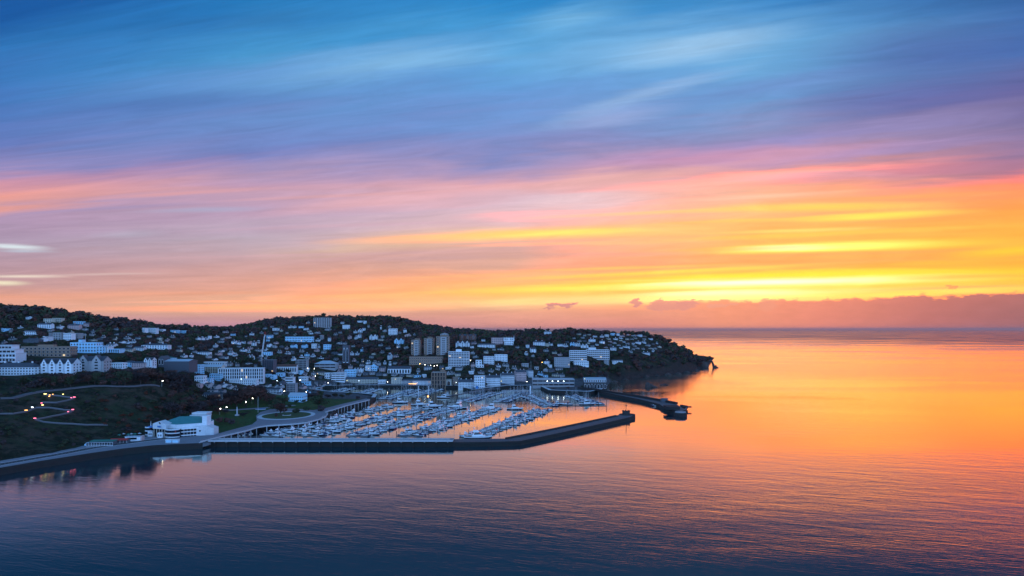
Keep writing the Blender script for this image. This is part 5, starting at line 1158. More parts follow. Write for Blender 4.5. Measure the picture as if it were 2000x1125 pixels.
# hanging rocks of the sea: islet, skerry, arch
def rockmesh(b, blobs, seed, m=M['rock']):
    rnd = random.Random(seed)
    for (x, y, z, r, sz) in blobs:
        k = len(b.v); b.ball((x, y, z), r, m, sz, 9, 6)
        for i in range(k, len(b.v)):
            v = Vector(b.v[i]); c = Vector((x, y, z)); d = v - c; f = 1 + rnd.uniform(-.2, .2); b.v[i] = tuple(c + d * f)
    return b
p = W0(1271, 757); o = rockmesh(MB(), [(-4, 0, 2, 5, 1.3), (1, 1, 1.5, 4.5, .9), (5, 0, .5, 3.5, .7), (9.5, 0, 0, 1.8, .9)], 3).build('rock_islet'); o.location = p; tag(o, 'larger dark rock islet in the orange water below the headland', 'rock')
p = W0(1297, 752.5); o = rockmesh(MB(), [(-4, 0, 0, 3.5, .5), (1, 0, 0, 4.5, .55), (6, 0, 0, 2.8, .4)], 4).build('rock_islet'); o.location = p; tag(o, 'low flat dark rock right of the larger islet', 'rock')
p = W0(1389, 718.6); q = p[1] / F
bl = []
for (x, y, r) in [(-9, 6, 4.5), (-7, 10, 3), (-3.4, 14, 2.1), (-1.5, 15, 2.2), (0.5, 14.2, 2.3), (2.2, 12, 2.6), (3.6, 9, 3.1), (4.6, 5.5, 3.4), (5.5, 2, 3.8), (8, 2, 3), (9.5, 4.2, 1.9), (11, 1, 2.4), (13.6, .5, 1.5), (-7.5, 2, 3.6), (-10.5, 2, 6), (-14, 4, 7), (-6.4, 6, 2.2)]:
    bl.append((x * q, 0, y * q * .98, r * q * .62 if x > -9 else r * q, 1.25)); bl.append((x * q + .4, 4.5, y * q * .92, r * q * .62 if x > -9 else r * q, 1.2))
o = rockmesh(MB(), bl, 5).build('rock_arch'); o.location = p; tag(o, 'natural rock arch with a hole at the very tip of the headland', 'rock arch')
for i, (x, y, s_) in enumerate([(1200, 746.5, 3.5), (1222, 742.5, 3), (1262, 737, 4), (1284, 735, 3), (1305, 732.5, 4), (1325, 730.5, 3.6), (1342, 728, 4), (1360, 725, 4.5), (1372, 722.5, 4)]):
    p = W0(x, y); o = rockmesh(MB(), [(0, 0, .5, s_, .9), (s_, 1, .2, s_ * .7, .8), (-s_ * 1.1, 1, 0, s_ * .6, .9)], 20 + i).build('shore_rock'); o.location = p
    tag(o, '%s fallen rock along the headland shore, counted from the left' % ordinal(i), 'rock', 'fallen rocks along the headland')
# arched footbridge and inner harbour walkway
a = W0(878, 772, 5.5); c = W0(975, 757.5, 5.5)
t = empty('footbridge', (a[0], a[1], 0)); tag(t, 'dark curved harbour footbridge behind the marina on the right', 'footbridge')
pts2 = []
for i in range(15):
    s_ = i / 14; pts2.append((a[0] + (c[0] - a[0]) * s_, a[1] + (c[1] - a[1]) * s_ - 10 * math.sin(PI * s_)))
b = MB(); 
for i, (p1, p2) in enumerate(zip(pts2[:-1], pts2[1:])): b.obox(p1, p2, 3.4, 3.2 + 2.2 * math.sin(PI * (i + .5) / 14), 4.0 + 2.2 * math.sin(PI * (i + .5) / 14), M['darksteel'])
part('deck', b, t); b = MB()
for i, (p1, p2) in enumerate(zip(pts2[:-1], pts2[1:])):
    z_ = 4.0 + 2.2 * math.sin(PI * (i + .5) / 14)
    for s_ in (-1.6, 1.6): b.obox((p1[0], p1[1] + s_), (p2[0], p2[1] + s_), .12, z_ + 1.0, z_ + 1.15, M['steel'])
part('railing', b, t)
for i in (2, 7, 12): part('pier_leg', MB().tube((pts2[i][0], pts2[i][1], -3), (pts2[i][0], pts2[i][1], 4), .6, .6, M['darksteel'], 7), t)
a = W0(980, 763, 6); c = W0(1036, 762.5, 6)
t = empty('gangway', (a[0], a[1], 0)); tag(t, 'long level white footbridge deck on posts before the terraces at the inner harbour', 'footbridge')
part('deck', MB().obox(a, c, 3.5, 5.0, 5.9, M['steel']), t); b = MB(); rail(b, [a[:2], c[:2]], 5.9, M['frame']); part('railing', b, t)
for i in range(7):
    x = a[0] + (c[0] - a[0]) * i / 6; y = a[1] + (c[1] - a[1]) * i / 6; part('post', MB().tube((x, y, -3), (x, y, 5), .35, .35, M['darksteel'], 6), t)
part('end_tower', MB().box(c[0] - 1, c[0] + 1, c[1] - 1, c[1] + 1, 0, 12, M['frame']), t)
# navigation light column with two orange lamps by the slip
g = W0(836, 783, 0); t = empty('beacon', (g[0], g[1], 0)); tag(t, 'orange-lit harbour signal post standing between pontoons at centre', 'beacon')
MB().tube((0, 0, -3), (0, 0, 5), .3, .3, M['darksteel'], 6).build('post', t); MB().ball((0, 0, 5.6), 1.1, M['lamps'], 1.1).build('lamp', t)
g = W0(817, 786, 0)
for i, x in enumerate((817, 837)):
    g = W0(x, 776, 0); t = empty('pontoon_post', (g[0], g[1], 0)); tag(t, '%s of two tall white posts flanking the marina fuel berth' % ('left' if i == 0 else 'right'), 'post', 'tall white posts at the fuel berth')
    MB().tube((0, 0, -3), (0, 0, 14), .45, .4, M['frame'], 7).build('post', t); MB().ball((0, 0, 14.4), .6, M['frame']).build('cap', t)
g = hit(806, 754); t = empty('shop_sign', (g[0], g[1] - 2, g[2])); tag(t, 'glowing amber strip sign over the quay shops behind the marina', 'sign')
MB().box(-6, 6, -.3, 0, 2.6, 3.4, M['lamps']).build('light_strip', t); MB().box(-5.9, -5.6, 0, .3, -.5, 3.4, M['darksteel']).box(5.6, 5.9, 0, .3, -.5, 3.4, M['darksteel']).build('post', t)
g = hit(932, 762); t = empty('blue_kiosk', (g[0], g[1] - 4, g[2])); tag(t, 'bright blue doorway kiosk with lit white canopy on the quay below the tall corner house', 'kiosk')
MB().box(-1.8, 1.8, 0, 2.5, -.5, 6, M['bluepaint']).build('wall', t); MB().box(-3, 3, -1.2, 3, 6.003, 6.4, M['white']).build('canopy', t)
# ---------------------------------------------------------------- boats
def hullmesh(L, Bm, fb, m, bow=1.0, deckm=None, transom=.72):
    """lofted hull: bow at +y, waterline at z=0"""
    st = [(-.5, transom, 0.0), (-.3, .95, 0), (-.05, 1.0, .02), (.2, .88, .08), (.36, .58, .16), (.46, .24, .24), (.5, .02, .30)]
    rows = []
    for (t, w_, sh) in st:
        y = t * L; hw = Bm / 2 * w_; zt = fb * (1 + sh * 1.6 * bow)
        y2 = y - (.06 * L if t > .3 else 0)
        rows.append([(-hw, y, zt), (-hw * .96, y, zt * .55), (-hw * .72, y2, -.02), (-hw * .3, y2, -.45), (hw * .3, y2, -.45), (hw * .72, y2, -.02), (hw * .96, y, zt * .55), (hw, y, zt)])
    b = MB(); vs = [p for r in rows for p in r]; fs = []
    for i in range(len(rows) - 1):
        for j in range(7): fs.append((i * 8 + j, (i + 1) * 8 + j, (i + 1) * 8 + j + 1, i * 8 + j + 1))
    b.add(vs, [f for i, f in enumerate(fs) if i % 7 not in (1, 5)] + [tuple(range(8))], m); b.add(vs, [f for i, f in enumerate(fs) if i % 7 in (1, 5)], M['stripeshade'])  # lower hull strip: dark boot stripe with the waterline shadow painted in
    dk = []; n = len(rows)
    for i in range(n - 1):
        a = [rows[i][0], rows[i][7], rows[i + 1][7], rows[i + 1][0]]
        b.add([(p[0] * .97, p[1], p[2] - .10) for p in a], [(0, 1, 2, 3)], deckm or M['deck'])
    b.add([(p[0], p[1] + .02, p[2] - .12) for p in (rows[0][0], rows[0][7])] + [(rows[0][7][0], rows[0][7][1] + .02, rows[0][7][2]), (rows[0][0][0], rows[0][0][1] + .02, rows[0][0][2])], [(0, 1, 2, 3)], m)
    return b
def taper(b, x0, x1, y0, y1, z0, z1, m, k=.8, f=.55, r=.92):
    """cabin block narrowing upwards, raked front"""
    hw = (x1 - x0) / 2; cx = (x0 + x1) / 2; L = y1 - y0
    vs = [(x0, y0, z0), (x1, y0, z0), (cx + hw * .62, y1, z0), (cx - hw * .62, y1, z0), (cx - hw * k, y0 + L * (1 - r), z1), (cx + hw * k, y0 + L * (1 - r), z1), (cx + hw * k * .7, y0 + L * f, z1), (cx - hw * k * .7, y0 + L * f, z1)]
    return b.add(vs, [(0, 1, 5, 4), (1, 2, 6, 5), (2, 3, 7, 6), (3, 0, 4, 7), (4, 5, 6, 7), (3, 2, 1, 0)], m)
def motor(L, hullm, canvas, fly=False):
    r = empty('motor_boat', (0, 0, 0)); Bm = L * .31; fb = L * .095
    hullmesh(L, Bm, fb, hullm, 1.0).build('hull', r)
    b = MB(); taper(b, -Bm * .40, Bm * .40, -L * .22, L * .30, fb, fb + L * .10, M['gel']); b.build('cabin', r)
    b = MB(); taper(b, -Bm * .37, Bm * .37, -L * .14, L * .13, fb + L * .07, fb + L * .145, M['tint'], .86, .62); b.build('windscreen', r)
    b = MB(); b.box(-Bm * .33, Bm * .33, -L * .16, L * .02, fb + L * .146, fb + L * .158, M['gel'])
    if fly:
        taper(b, -Bm * .34, Bm * .34, -L * .20, L * .04, fb + L * .16, fb + L * .215, M['gel'], .95, .8)
        b.box(-Bm * .28, Bm * .28, -L * .15, -L * .145, fb + L * .216, fb + L * .30, M['gel']).box(-Bm * .1, Bm * .1, -L * .16, -L * .12, fb + L * .30, fb + L * .315, M['gel'])
    b.build('flybridge' if fly else 'hardtop', r)
    if canvas: MB().add([(-Bm * .40, -L * .42, fb + .1), (Bm * .40, -L * .42, fb + .1), (Bm * .38, -L * .15, fb + L * .14), (-Bm * .38, -L * .15, fb + L * .14), (-Bm * .40, -L * .15, fb), (Bm * .40, -L * .15, fb)], [(0, 1, 2, 3), (0, 3, 4), (1, 5, 2)], canvas).build('canopy', r)
    else: MB().box(-Bm * .36, Bm * .36, -L * .46, -L * .24, fb - .05, fb + .02, M['teak']).build('cockpit', r)
    b = MB()
    for sx in (-1, 1):
        b.tube((sx * Bm * .43, L * .05, fb * 1.1), (sx * Bm * .2, L * .40, fb * 1.45 + .5), .05, .05, M['steel'], 4)
    b.tube((-Bm * .2, L * .40, fb * 1.45 + .5), (0, L * .49, fb * 1.5 + .55), .05, .05, M['steel'], 4).tube((Bm * .2, L * .40, fb * 1.45 + .5), (0, L * .49, fb * 1.5 + .55), .05, .05, M['steel'], 4)
    b.build('pulpit_rail', r)
    return r
def yacht(L, hullm, canvas):
    r = empty('sailing_yacht', (0, 0, 0)); Bm = L * .29; fb = L * .085
    hullmesh(L, Bm, fb, hullm, .8, M['deck'], .66).build('hull', r)
    b = MB(); taper(b, -Bm * .30, Bm * .30, -L * .12, L * .26, fb, fb + L * .045, M['gel'], .9, .8); b.box(-Bm * .303, Bm * .303, -L * .05, L * .10, fb + L * .015, fb + L * .03, M['tint']); b.build('cabin', r)
    MB().tube((0, L * .08, fb), (0, L * .08, L * 1.28), .10, .07, M['mast'], 6).tube((-Bm * .3, L * .08, L * .78), (Bm * .3, L * .08, L * .78), .05, .05, M['mast'], 4).build('mast', r)
    MB().tube((0, L * .07, fb + L * .13), (0, -L * .33, fb + L * .125), .22, .17, canvas, 6).build('sail_cover', r)
    MB().add([(-Bm * .3, -L * .10, fb + .05), (Bm * .3, -L * .10, fb + .05), (Bm * .26, -L * .14, fb + L * .095), (-Bm * .26, -L * .14, fb + L * .095), (-Bm * .3, L * .0, fb + L * .04), (Bm * .3, 0, fb + L * .04)], [(3, 2, 5, 4), (0, 3, 4), (1, 5, 2)], canvas).build('sprayhood', r)
    b = MB(); b.tube((0, L * .49, fb * 1.35), (0, L * .08, L * 1.30), .03, .03, M['mast'], 3).tube((0, -L * .49, fb), (0, L * .08, L * 1.30), .03, .03, M['mast'], 3); b.build('rigging', r)
    return r
def rib(L):
    r = empty('small_boat', (0, 0, 0)); Bm = L * .36; fb = .55
    hullmesh(L, Bm, fb, M['gelgrey'], .8, M['gelgrey']).build('hull', r)
    MB().box(-.4, .4, -.3, .35, fb - .1, fb + .9, M['gel']).build('console', r); MB().box(-.25, .25, -L * .5, -L * .42, .3, 1.5, M['blacksteel']).build('outboard_motor', r)
    return r
PROT = {
 'motor_w': (motor(11, M['gel'], M['canvas']), 'white motor cruiser with navy canopy'), 'motor_p': (motor(10, M['gel'], M['canvasw']), 'white motor cruiser with pale canopy'),
 'motor_n': (motor(11.5, M['gelblue'], M['canvasw']), 'navy-hulled motor cruiser'), 'motor_o': (motor(9, M['gel'], None), 'open white motor boat'), 'fly': (motor(14, M['gel'], None, True), 'large white flybridge cruiser'),
 'fly_n': (motor(15, M['gelblue'], M['canvasw'], True), 'large navy flybridge cruiser'),
 'yacht_b': (yacht(10.5, M['gel'], M['canvas']), 'white sailing yacht with navy sail cover'), 'yacht_w': (yacht(9.5, M['gel'], M['canvasw']), 'white sailing yacht with pale sail cover'), 'yacht_n': (yacht(11.5, M['gelblue'], M['canvas']), 'navy-hulled sailing yacht'),
 'yacht_r': (yacht(10, M['gel'], M['canvasr']), 'white sailing yacht with red sail cover'), 'rib': (rib(6), 'small grey open boat'), 'super': (motor(23, M['gel'], None, True), 'very large white motor yacht'),
}
BOATS = []   # (key, x, y, rot, scale, where)
rb = random.Random(11)
PONT = [  # near end, far end, density, sail share, name
 ((524, 853), (765, 792), .55, .12, 'pontoon at the promenade side', 1), ((601, 852.5), (832, 797), .93, .22, 'second pontoon from the promenade', 2), ((697, 852.5), (884, 798), .93, .25, 'third pontoon from the promenade', 3),
 ((796, 853), (968, 797), .93, .3, 'fourth pontoon from the promenade', 4), ((921, 856), (1064, 800), .95, .35, 'fifth pontoon, nearest the harbour mouth', 5),
 ((1026, 772), (1076, 795), .95, .5, 'short pontoon left of the long cross pontoon', 6), ((1112, 773), (1160, 788), .95, .6, 'short pontoon behind the long cross pontoon', 7),
 ((906, 785), (975, 766.5), .95, .85, 'yacht pontoon before the footbridge', 8), ((977, 786), (1030, 766), .95, .9, 'yacht pontoon before the curved terrace', 9),
 ((750, 781), (812, 761), .95, .4, 'inner pontoon left of the white posts', 10), ((700, 771), (738, 760), .95, .4, 'inner pontoon behind the promenade end', 11), ((800, 775), (856, 761), .9, .45, 'inner pontoon right of the white posts', 12), ((645, 768.5), (682, 759.5), .95, .3, 'innermost pontoon near the park', 13),
]
for (n0, n1, dens, sail, nm, idx) in PONT:
    a = W0(*n0); c = W0(*n1)
    dx_, dy_ = c[0] - a[0], c[1] - a[1]; L = math.hypot(dx_, dy_); ux, uy = dx_ / L, dy_ / L; nx_, ny_ = -uy, ux
    t = empty('pontoon', (a[0], a[1], 0)); tag(t, 'grey timber walkway, ' + nm, 'pontoon', 'marina pontoons')
    part('walkway', MB().obox(a, c, 2.4, .1, .55, M['timber']), t)
    k = 0; s_ = 2.5; cnt = {1: 0, -1: 0}
    while s_ < L - 2:
        pitch = 4.5 if idx < 8 else 4.2
        for sd in (1, -1):
            x = a[0] + ux * s_; y = a[1] + uy * s_
            if k % 2 == 0 and k < 70 and len(t.children) < 95:
                part('finger', MB().obox((x + nx_ * 1.2 * sd - ux * pitch / 2, y + ny_ * 1.2 * sd - uy * pitch / 2), (x + nx_ * 10 * sd - ux * pitch / 2, y + ny_ * 10 * sd - uy * pitch / 2), .8, .1, .5, M['timber']), t)
            if k % 4 == 0 and k < 100 and len(t.children) < 98:
                xx, yy = x + nx_ * 10.5 * sd - ux * pitch / 2, y + ny_ * 10.5 * sd - uy * pitch / 2
                part('pile', MB().tube((xx, yy, -3), (xx, yy, 4.2), .25, .25, M['blacksteel'], 6), t)
            if rb.random() > dens: continue
            if rb.random() < sail * .75: key = rb.choice(['yacht_b', 'yacht_b', 'yacht_w', 'yacht_w', 'yacht_n', 'yacht_r'])
            else: key = rb.choice(['motor_w', 'motor_w', 'motor_p', 'motor_p', 'motor_n', 'motor_o', 'fly', 'fly', 'rib'] if idx < 6 else ['motor_w', 'motor_p', 'motor_o', 'rib', 'motor_n'])
            if idx == 1 and s_ < 110: key = rb.choice(['fly', 'motor_w', 'fly', 'motor_p', 'fly_n'])
            if idx == 5 and s_ < 16: key = 'fly'
            sc = rb.uniform(.74, .96); Lb = {'fly': 14, 'fly_n': 15, 'rib': 6, 'motor_o': 9, 'motor_n': 11.5, 'motor_w': 11, 'motor_p': 10}.get(key, 10.5) * sc
            off = (1.5 + Lb / 2) * sd
            ang = math.atan2(ny_ * sd, nx_ * sd) - PI / 2 + (PI if rb.random() < .45 else 0) + rb.uniform(-.05, .05)
            cnt[sd] += 1
            BOATS.append((key, x + nx_ * off, y + ny_ * off, ang, sc, (idx, sd, cnt[sd])))
        s_ += pitch + rb.uniform(-.2, .5); k += 1
# the long cross pontoon facing the harbour mouth, with boats alongside
a = W0(1078, 793); c = W0(1184, 793)
t = empty('pontoon', (a[0], a[1], 0)); tag(t, 'long dark cross pontoon facing the open basin at the right', 'pontoon', 'marina pontoons'); part('walkway', MB().obox(a, c, 2.6, .1, .6, M['timber']), t)
for i in range(8): part('pile', MB().tube((a[0] + (c[0] - a[0]) * i / 7, a[1] - 1.8, -3), (a[0] + (c[0] - a[0]) * i / 7, a[1] - 1.8, 5.0 + (i == 7) * 2), .28, .28, M['blacksteel'], 6), t)
def single(key, px, py, ang, sc=1.0, lab=None): 
    p = W0(px, py); BOATS.append((key, p[0], p[1], ang, sc, lab))
single('super', 1147, 790.5, -PI / 2 + .04, .85, 'large white motor yacht lying along the dark cross pontoon'); single('motor_w', 1172, 790, PI / 2, 1, 'white motor cruiser at the right tip of the cross pontoon'); single('yacht_b', 1108, 790.5, PI / 2, 1.2, 'white yacht lying along the left half of the cross pontoon'); single('fly', 1090, 790, -PI / 2, 1, 'white flybridge cruiser near the left end of the cross pontoon')
single('super', 845, 795.5, -PI / 2 + .1, 1.0, 'very large white motor yacht moored broadside behind the third pontoon'); single('super', 893, 797.5, PI / 2 - .25, 1.05, 'very large white motor yacht moored broadside behind the fourth pontoon'); single('super', 958, 799, PI / 2 + .1, .9, 'long white motor yacht at the far end of the fourth pontoon')
single('super', 820, 792, -PI / 2 - .1, .9, 'long low white motor yacht left of the largest broadside yacht'); single('super', 782, 787.5, -PI / 2 - .1, .85, 'white motor yacht broadside at the far end of the promenade-side pontoon'); single('fly', 866, 777.5, PI / 2, 1.2, 'white cruiser moored broadside left of the footbridge'); single('fly', 872, 773.5, PI / 2 + .3, 1.0, 'white cruiser tucked behind another left of the footbridge')
single('super', 1006, 800, -PI / 2 - .05, .8, 'long slim white yacht broadside left of the open basin')
single('super', 934, 857.0, -PI / 2, 1.0, 'large white motor yacht broadside against the inner face of the pier')
single('motor_o', 644, 817, .1, 1.6, 'white passenger launch beside the round promenade corner')
for i, (x, y) in enumerate([(458, 851), (464, 850.5), (470, 850), (476, 849), (482, 848), (488, 847)]): single(['motor_w', 'motor_o', 'motor_p', 'motor_n', 'motor_w', 'motor_o'][i], x, y, .9, .8, '%s of six small cruisers in the corner below the promenade, from the left' % ordinal(i))
single('motor_n', 1279, 793, PI / 2, .9, 'dark blue boat tied against the outer pier'); single('motor_o', 1285, 794, PI / 2, .9, 'open pale boat tied against the outer pier')
# nearest 300 become things of their own, the rest one mass
BOATS.sort(key=lambda q: q[2] - (60 if isinstance(q[5], str) else 0))
solo, rest = BOATS[:300], BOATS[300:]
used = set()
PN = ['', 'promenade-side pontoon', 'second pontoon', 'third pontoon', 'fourth pontoon', 'fifth pontoon', 'short pontoon left of cross pontoon', 'short pontoon behind cross pontoon', 'yacht pontoon before the footbridge', 'yacht pontoon below curved terrace', 'inner pontoon left of white posts', 'inner pontoon behind promenade end', 'inner pontoon right of white posts', 'innermost pontoon']
for (key, x, y, ang, sc, where) in solo:
    src, desc = PROT[key]
    o = src if key not in used else copy_tree(src)
    used.add(key)
    o.location = (x, y, 0); o.rotation_euler = (0, 0, ang); o.scale = (sc, sc, sc)
    if isinstance(where, str): lab = where
    else: lab = '%s, %s berth, %s side of %s' % (desc.replace('motor cruiser', 'cruiser').replace('sailing yacht', 'yacht').replace(' with', ','), ordinal(where[2] - 1), 'left' if where[1] > 0 else 'right', PN[where[0]])
    o['label'] = lab; o['category'] = 'yacht' if 'yacht' in key else 'boat'; o['group'] = 'boats moored in the marina'
def merged(root):
    """vertices, faces, materials of a prototype tree, local to its root"""
    V, Fc, Mt = [], [], []
    for ch in root.children:
        k = len(V); me = ch.data; V += [tuple(v.co) for v in me.vertices]
        for p in me.polygons: Fc.append(tuple(i + k for i in p.vertices)); Mt.append(me.materials[p.material_index])
    return np.array(V), Fc, Mt
def mass(name, items, protos, label=None):
    """many copies in ONE mesh: items = (proto key, x, y, z, rot, scale xyz)"""
    mats = []; VV = []; loops = []; starts = []; tot = []; mi = []; off = 0; lo = 0
    cache = {}
    for k, (V, Fc, Mt) in protos.items():
        for m in Mt:
            if m not in mats: mats.append(m)
        fl = np.array([i for f in Fc for i in f], np.int32); ln = np.array([len(f) for f in Fc], np.int32)
        cache[k] = (V, fl, ln, np.array([mats.index(m) for m in Mt], np.int32))
    for (k, x, y, z, rz, s_) in items:
        V, fl, ln, mm = cache[k]; c_, s2 = math.cos(rz), math.sin(rz)
        Vs = V * np.array(s_); VV.append(np.c_[Vs[:, 0] * c_ - Vs[:, 1] * s2 + x, Vs[:, 0] * s2 + Vs[:, 1] * c_ + y, Vs[:, 2] + z])
        loops.append(fl + off); tot.append(ln); mi.append(mm); off += len(V)
    VV = np.concatenate(VV); loops = np.concatenate(loops); tot = np.concatenate(tot); mi = np.concatenate(mi); starts = np.concatenate([[0], np.cumsum(tot)[:-1]])
    me = bpy.data.meshes.new(name); me.vertices.add(len(VV)); me.vertices.foreach_set('co', VV.ravel().astype(np.float32))
    me.loops.add(len(loops)); me.loops.foreach_set('vertex_index', loops.astype(np.int32)); me.polygons.add(len(tot)); me.polygons.foreach_set('loop_start', starts.astype(np.int32))
    for m in mats: me.materials.append(m)
    me.polygons.foreach_set('material_index', mi); me.update(calc_edges=True)
    o = bpy.data.objects.new(name, me); COL.objects.link(o); o['kind'] = 'stuff'
    if label: o['label'] = label
    return o
if rest:
    mass('moored_boats', [(k, x, y, 0, a_, (s_, s_, s_)) for (k, x, y, a_, s_, w__) in rest], {k: merged(v[0]) for k, v in PROT.items()}, 'the farthest boats packed along the inner pontoons')
for k, v in PROT.items():
    if k not in used:
        for ch in list(v[0].children): bpy.data.objects.remove(ch)
        bpy.data.objects.remove(v[0])
if FAR_H:
    mass('distant_houses', FAR_H, {e + f: far_house(e, f) for e in WALLS for f in 'gfhx'}, 'the smallest houses far up the hills and headland')
print('boats', len(BOATS), 'far houses', len(FAR_H), NH)
# ---------------------------------------------------------------- trees
def crown(seed, n, lobes, m, R=1.0, leaf=.16, flat=.8, m2=None):
    """unit crown: leaf clumps scattered through several lobes (radius about 1, centre at z=0)"""
    rnd = random.Random(seed); b = MB(); L = []
    for i in range(lobes):
        a = rnd.uniform(0, 2 * PI); r = rnd.uniform(.15, .62) if i else 0
        L.append((r * math.cos(a), r * math.sin(a), rnd.uniform(-.35, .45) * flat, rnd.uniform(.34, .60)))
    for i in range(n):
        lx, ly, lz, lr = L[i % lobes]
        d = Vector((rnd.gauss(0, 1), rnd.gauss(0, 1), rnd.gauss(0, 1))).normalized(); r = lr * rnd.uniform(.35, 1.0) ** .5
        c = Vector((lx, ly, lz)) + Vector((d.x * r, d.y * r, d.z * r * flat)); s_ = leaf * rnd.uniform(.6, 1.4)
        nrm = (d + Vector((rnd.uniform(-.7, .7), rnd.uniform(-.7, .7), rnd.uniform(-.4, .9)))).normalized(); u = nrm.orthogonal().normalized(); w_ = nrm.cross(u)
        an = rnd.uniform(0, PI); u2 = u * math.cos(an) + w_ * math.sin(an); w2 = w_ * math.cos(an) - u * math.sin(an)
        p = [c + u2 * s_ + w2 * s_ * .3, c + w2 * s_, c - u2 * s_ * .9, c - w2 * s_ * .8 + nrm * s_ * .3, c + u2 * s_ * .5 - w2 * s_]
        b.add(p, [(0, 1, 2, 3, 4)], (m2 if m2 and rnd.random() < .35 else m))
    return b
KINDS = {'ever': ('dark evergreen tree', 'leafd', .95), 'brown': ('brown autumn tree', 'leafb', .85), 'bare': ('bare purplish tree', 'leafp', .9), 'russet': ('russet bush', 'leafr', .6)}
CR = {}
for k, (d_, m_, fl_) in KINDS.items():
    for v in range(3): CR[(k, v)] = crown(ord(k[0]) * 31 + v * 7, 620, 9, M[m_], leaf=.085, flat=fl_).mesh('crown')
CRC = {('cone', v): None for v in range(2)}
def conecrown(seed):
    rnd = random.Random(seed); b = MB()
    for i in range(260):
        h = rnd.random() ** 1.3; r = (1 - h) * .55 * rnd.uniform(.5, 1); a = rnd.uniform(0, 2 * PI); c = Vector((r * math.cos(a), r * math.sin(a), -1 + 2.2 * h)); s_ = .13 * rnd.uniform(.6, 1.3)
        d = Vector((math.cos(a), math.sin(a), rnd.uniform(-.3, .6))).normalized(); u = d.orthogonal().normalized(); w_ = d.cross(u)
        b.add([c + u * s_, c + w_ * s_, c - u * s_, c - w_ * s_], [(0, 1, 2, 3)], M['leafd'])
    return b.mesh('crown')
CR[('cone', 0)] = conecrown(3)
tb = MB(); tb.tube((0, 0, -.6), (.03, 0, .55), .055, .035, M['bark'], 6)
for k in range(5):
    a = k * 1.3; tb.tube((.03, 0, .30 + .05 * k), (.28 * math.cos(a), .28 * math.sin(a), .62 + .05 * k), .025, .008, M['bark'], 4)
TRUNK = tb.mesh('trunk')
def tree(kind, x, y, z, h, w_, px=None, py=None):
    r = empty('tree', (x, y, z), random.uniform(0, 6))
    inst('trunk', TRUNK, r, (0, 0, 0), (h, h, h))
    inst('crown', CR[(kind, random.randrange(3) if kind != 'cone' else 0)], r, (0, 0, h * .60), (w_ / 2 * 1.15, w_ / 2 * 1.15, h * .46))
    p = proj(x, y, z + h * .5)
    nm = {'cone': 'pointed conifer'}.get(kind) or KINDS[kind][0]
    autolabel(r, ('tall ' if h > 13 else '') + nm, p[0], p[1], 'tree', 'trees on the slopes and in the park')
    return r
rt = random.Random(5)
def blocked(x, y, h, w_):
    for (fx, fy, fr) in FOOT:
        if math.hypot(x - fx, y - fy) < fr + w_ * .3: return True
    z = H(x, y); p0 = proj(x, y, z); p1 = proj(x, y, z + h); wp = w_ * F / y * .5
    for (a, c, t_, b_, Y) in RECTS:
        if Y > y and p0[0] + wp > a - .5 and p0[0] - wp < c + .5 and p1[1] < b_ - .18 * (b_ - t_) - .6 and p0[1] > t_: return True
    return False
ntree = 0
# the big brown clump and park trees, read from the photograph: (px, base row, height px, width px, kind)
PT_ = [(445, 797, 22, 26, 'brown'), (462, 799, 30, 32, 'brown'), (480, 796, 36, 36, 'brown'), (452, 790, 26, 30, 'bare'), (498, 790, 34, 34, 'brown'), (470, 789, 34, 34, 'brown'), (488, 784, 34, 32, 'brown'), (510, 782, 26, 26, 'brown'), (505, 775, 24, 26, 'bare'), (430, 802, 24, 28, 'brown'), (415, 800, 22, 28, 'bare'), (402, 802, 22, 26, 'brown'), (436, 786, 20, 26, 'bare'),
 (418, 788, 20, 26, 'brown'), (425, 808, 14, 18, 'brown'), (440, 810, 10, 14, 'bare'), (520, 786, 12, 14, 'ever'), (532, 790, 13, 18, 'ever'), (545, 791, 14, 20, 'ever'), (556, 790, 14, 18, 'ever'), (602, 782, 16, 22, 'bare'), (612, 781, 14, 18, 'bare'), (624, 780, 9, 14, 'ever'), (640, 779, 9, 14, 'bare'), (655, 776, 8, 12, 'ever'), (668, 778, 9, 12, 'ever'), (680, 775, 9, 14, 'ever'), (592, 788, 8, 12, 'ever'),
 (578, 789, 8, 12, 'ever'), (475, 814, 8, 16, 'bare'), (484, 808, 6, 12, 'ever'), (640, 621, 0, 0, 'x'), (535, 758, 10, 10, 'ever'), (660, 760, 8, 9, 'ever'), (690, 762, 6, 9, 'ever'), (948, 755, 10, 12, 'ever'), (884, 762, 6, 8, 'ever'),
 (455, 742, 6, 10, 'ever'), (436, 746, 8, 10, 'ever'), (522, 728, 8, 9, 'ever'), (563, 730, 10, 14, 'ever'), (575, 728, 8, 10, 'ever'), (474, 716, 22, 24, 'ever'), (490, 712, 16, 14, 'ever'), (462, 712, 14, 14, 'ever'), (498, 714, 14, 12, 'ever')]
for (x, y, hp, wp, k) in PT_:
    if k == 'x': continue
    g = hit(x, y)
    if g is None: continue
    tree(k, g[0], g[1], g[2], hp / F * g[1], wp / F * g[1]); ntree += 1
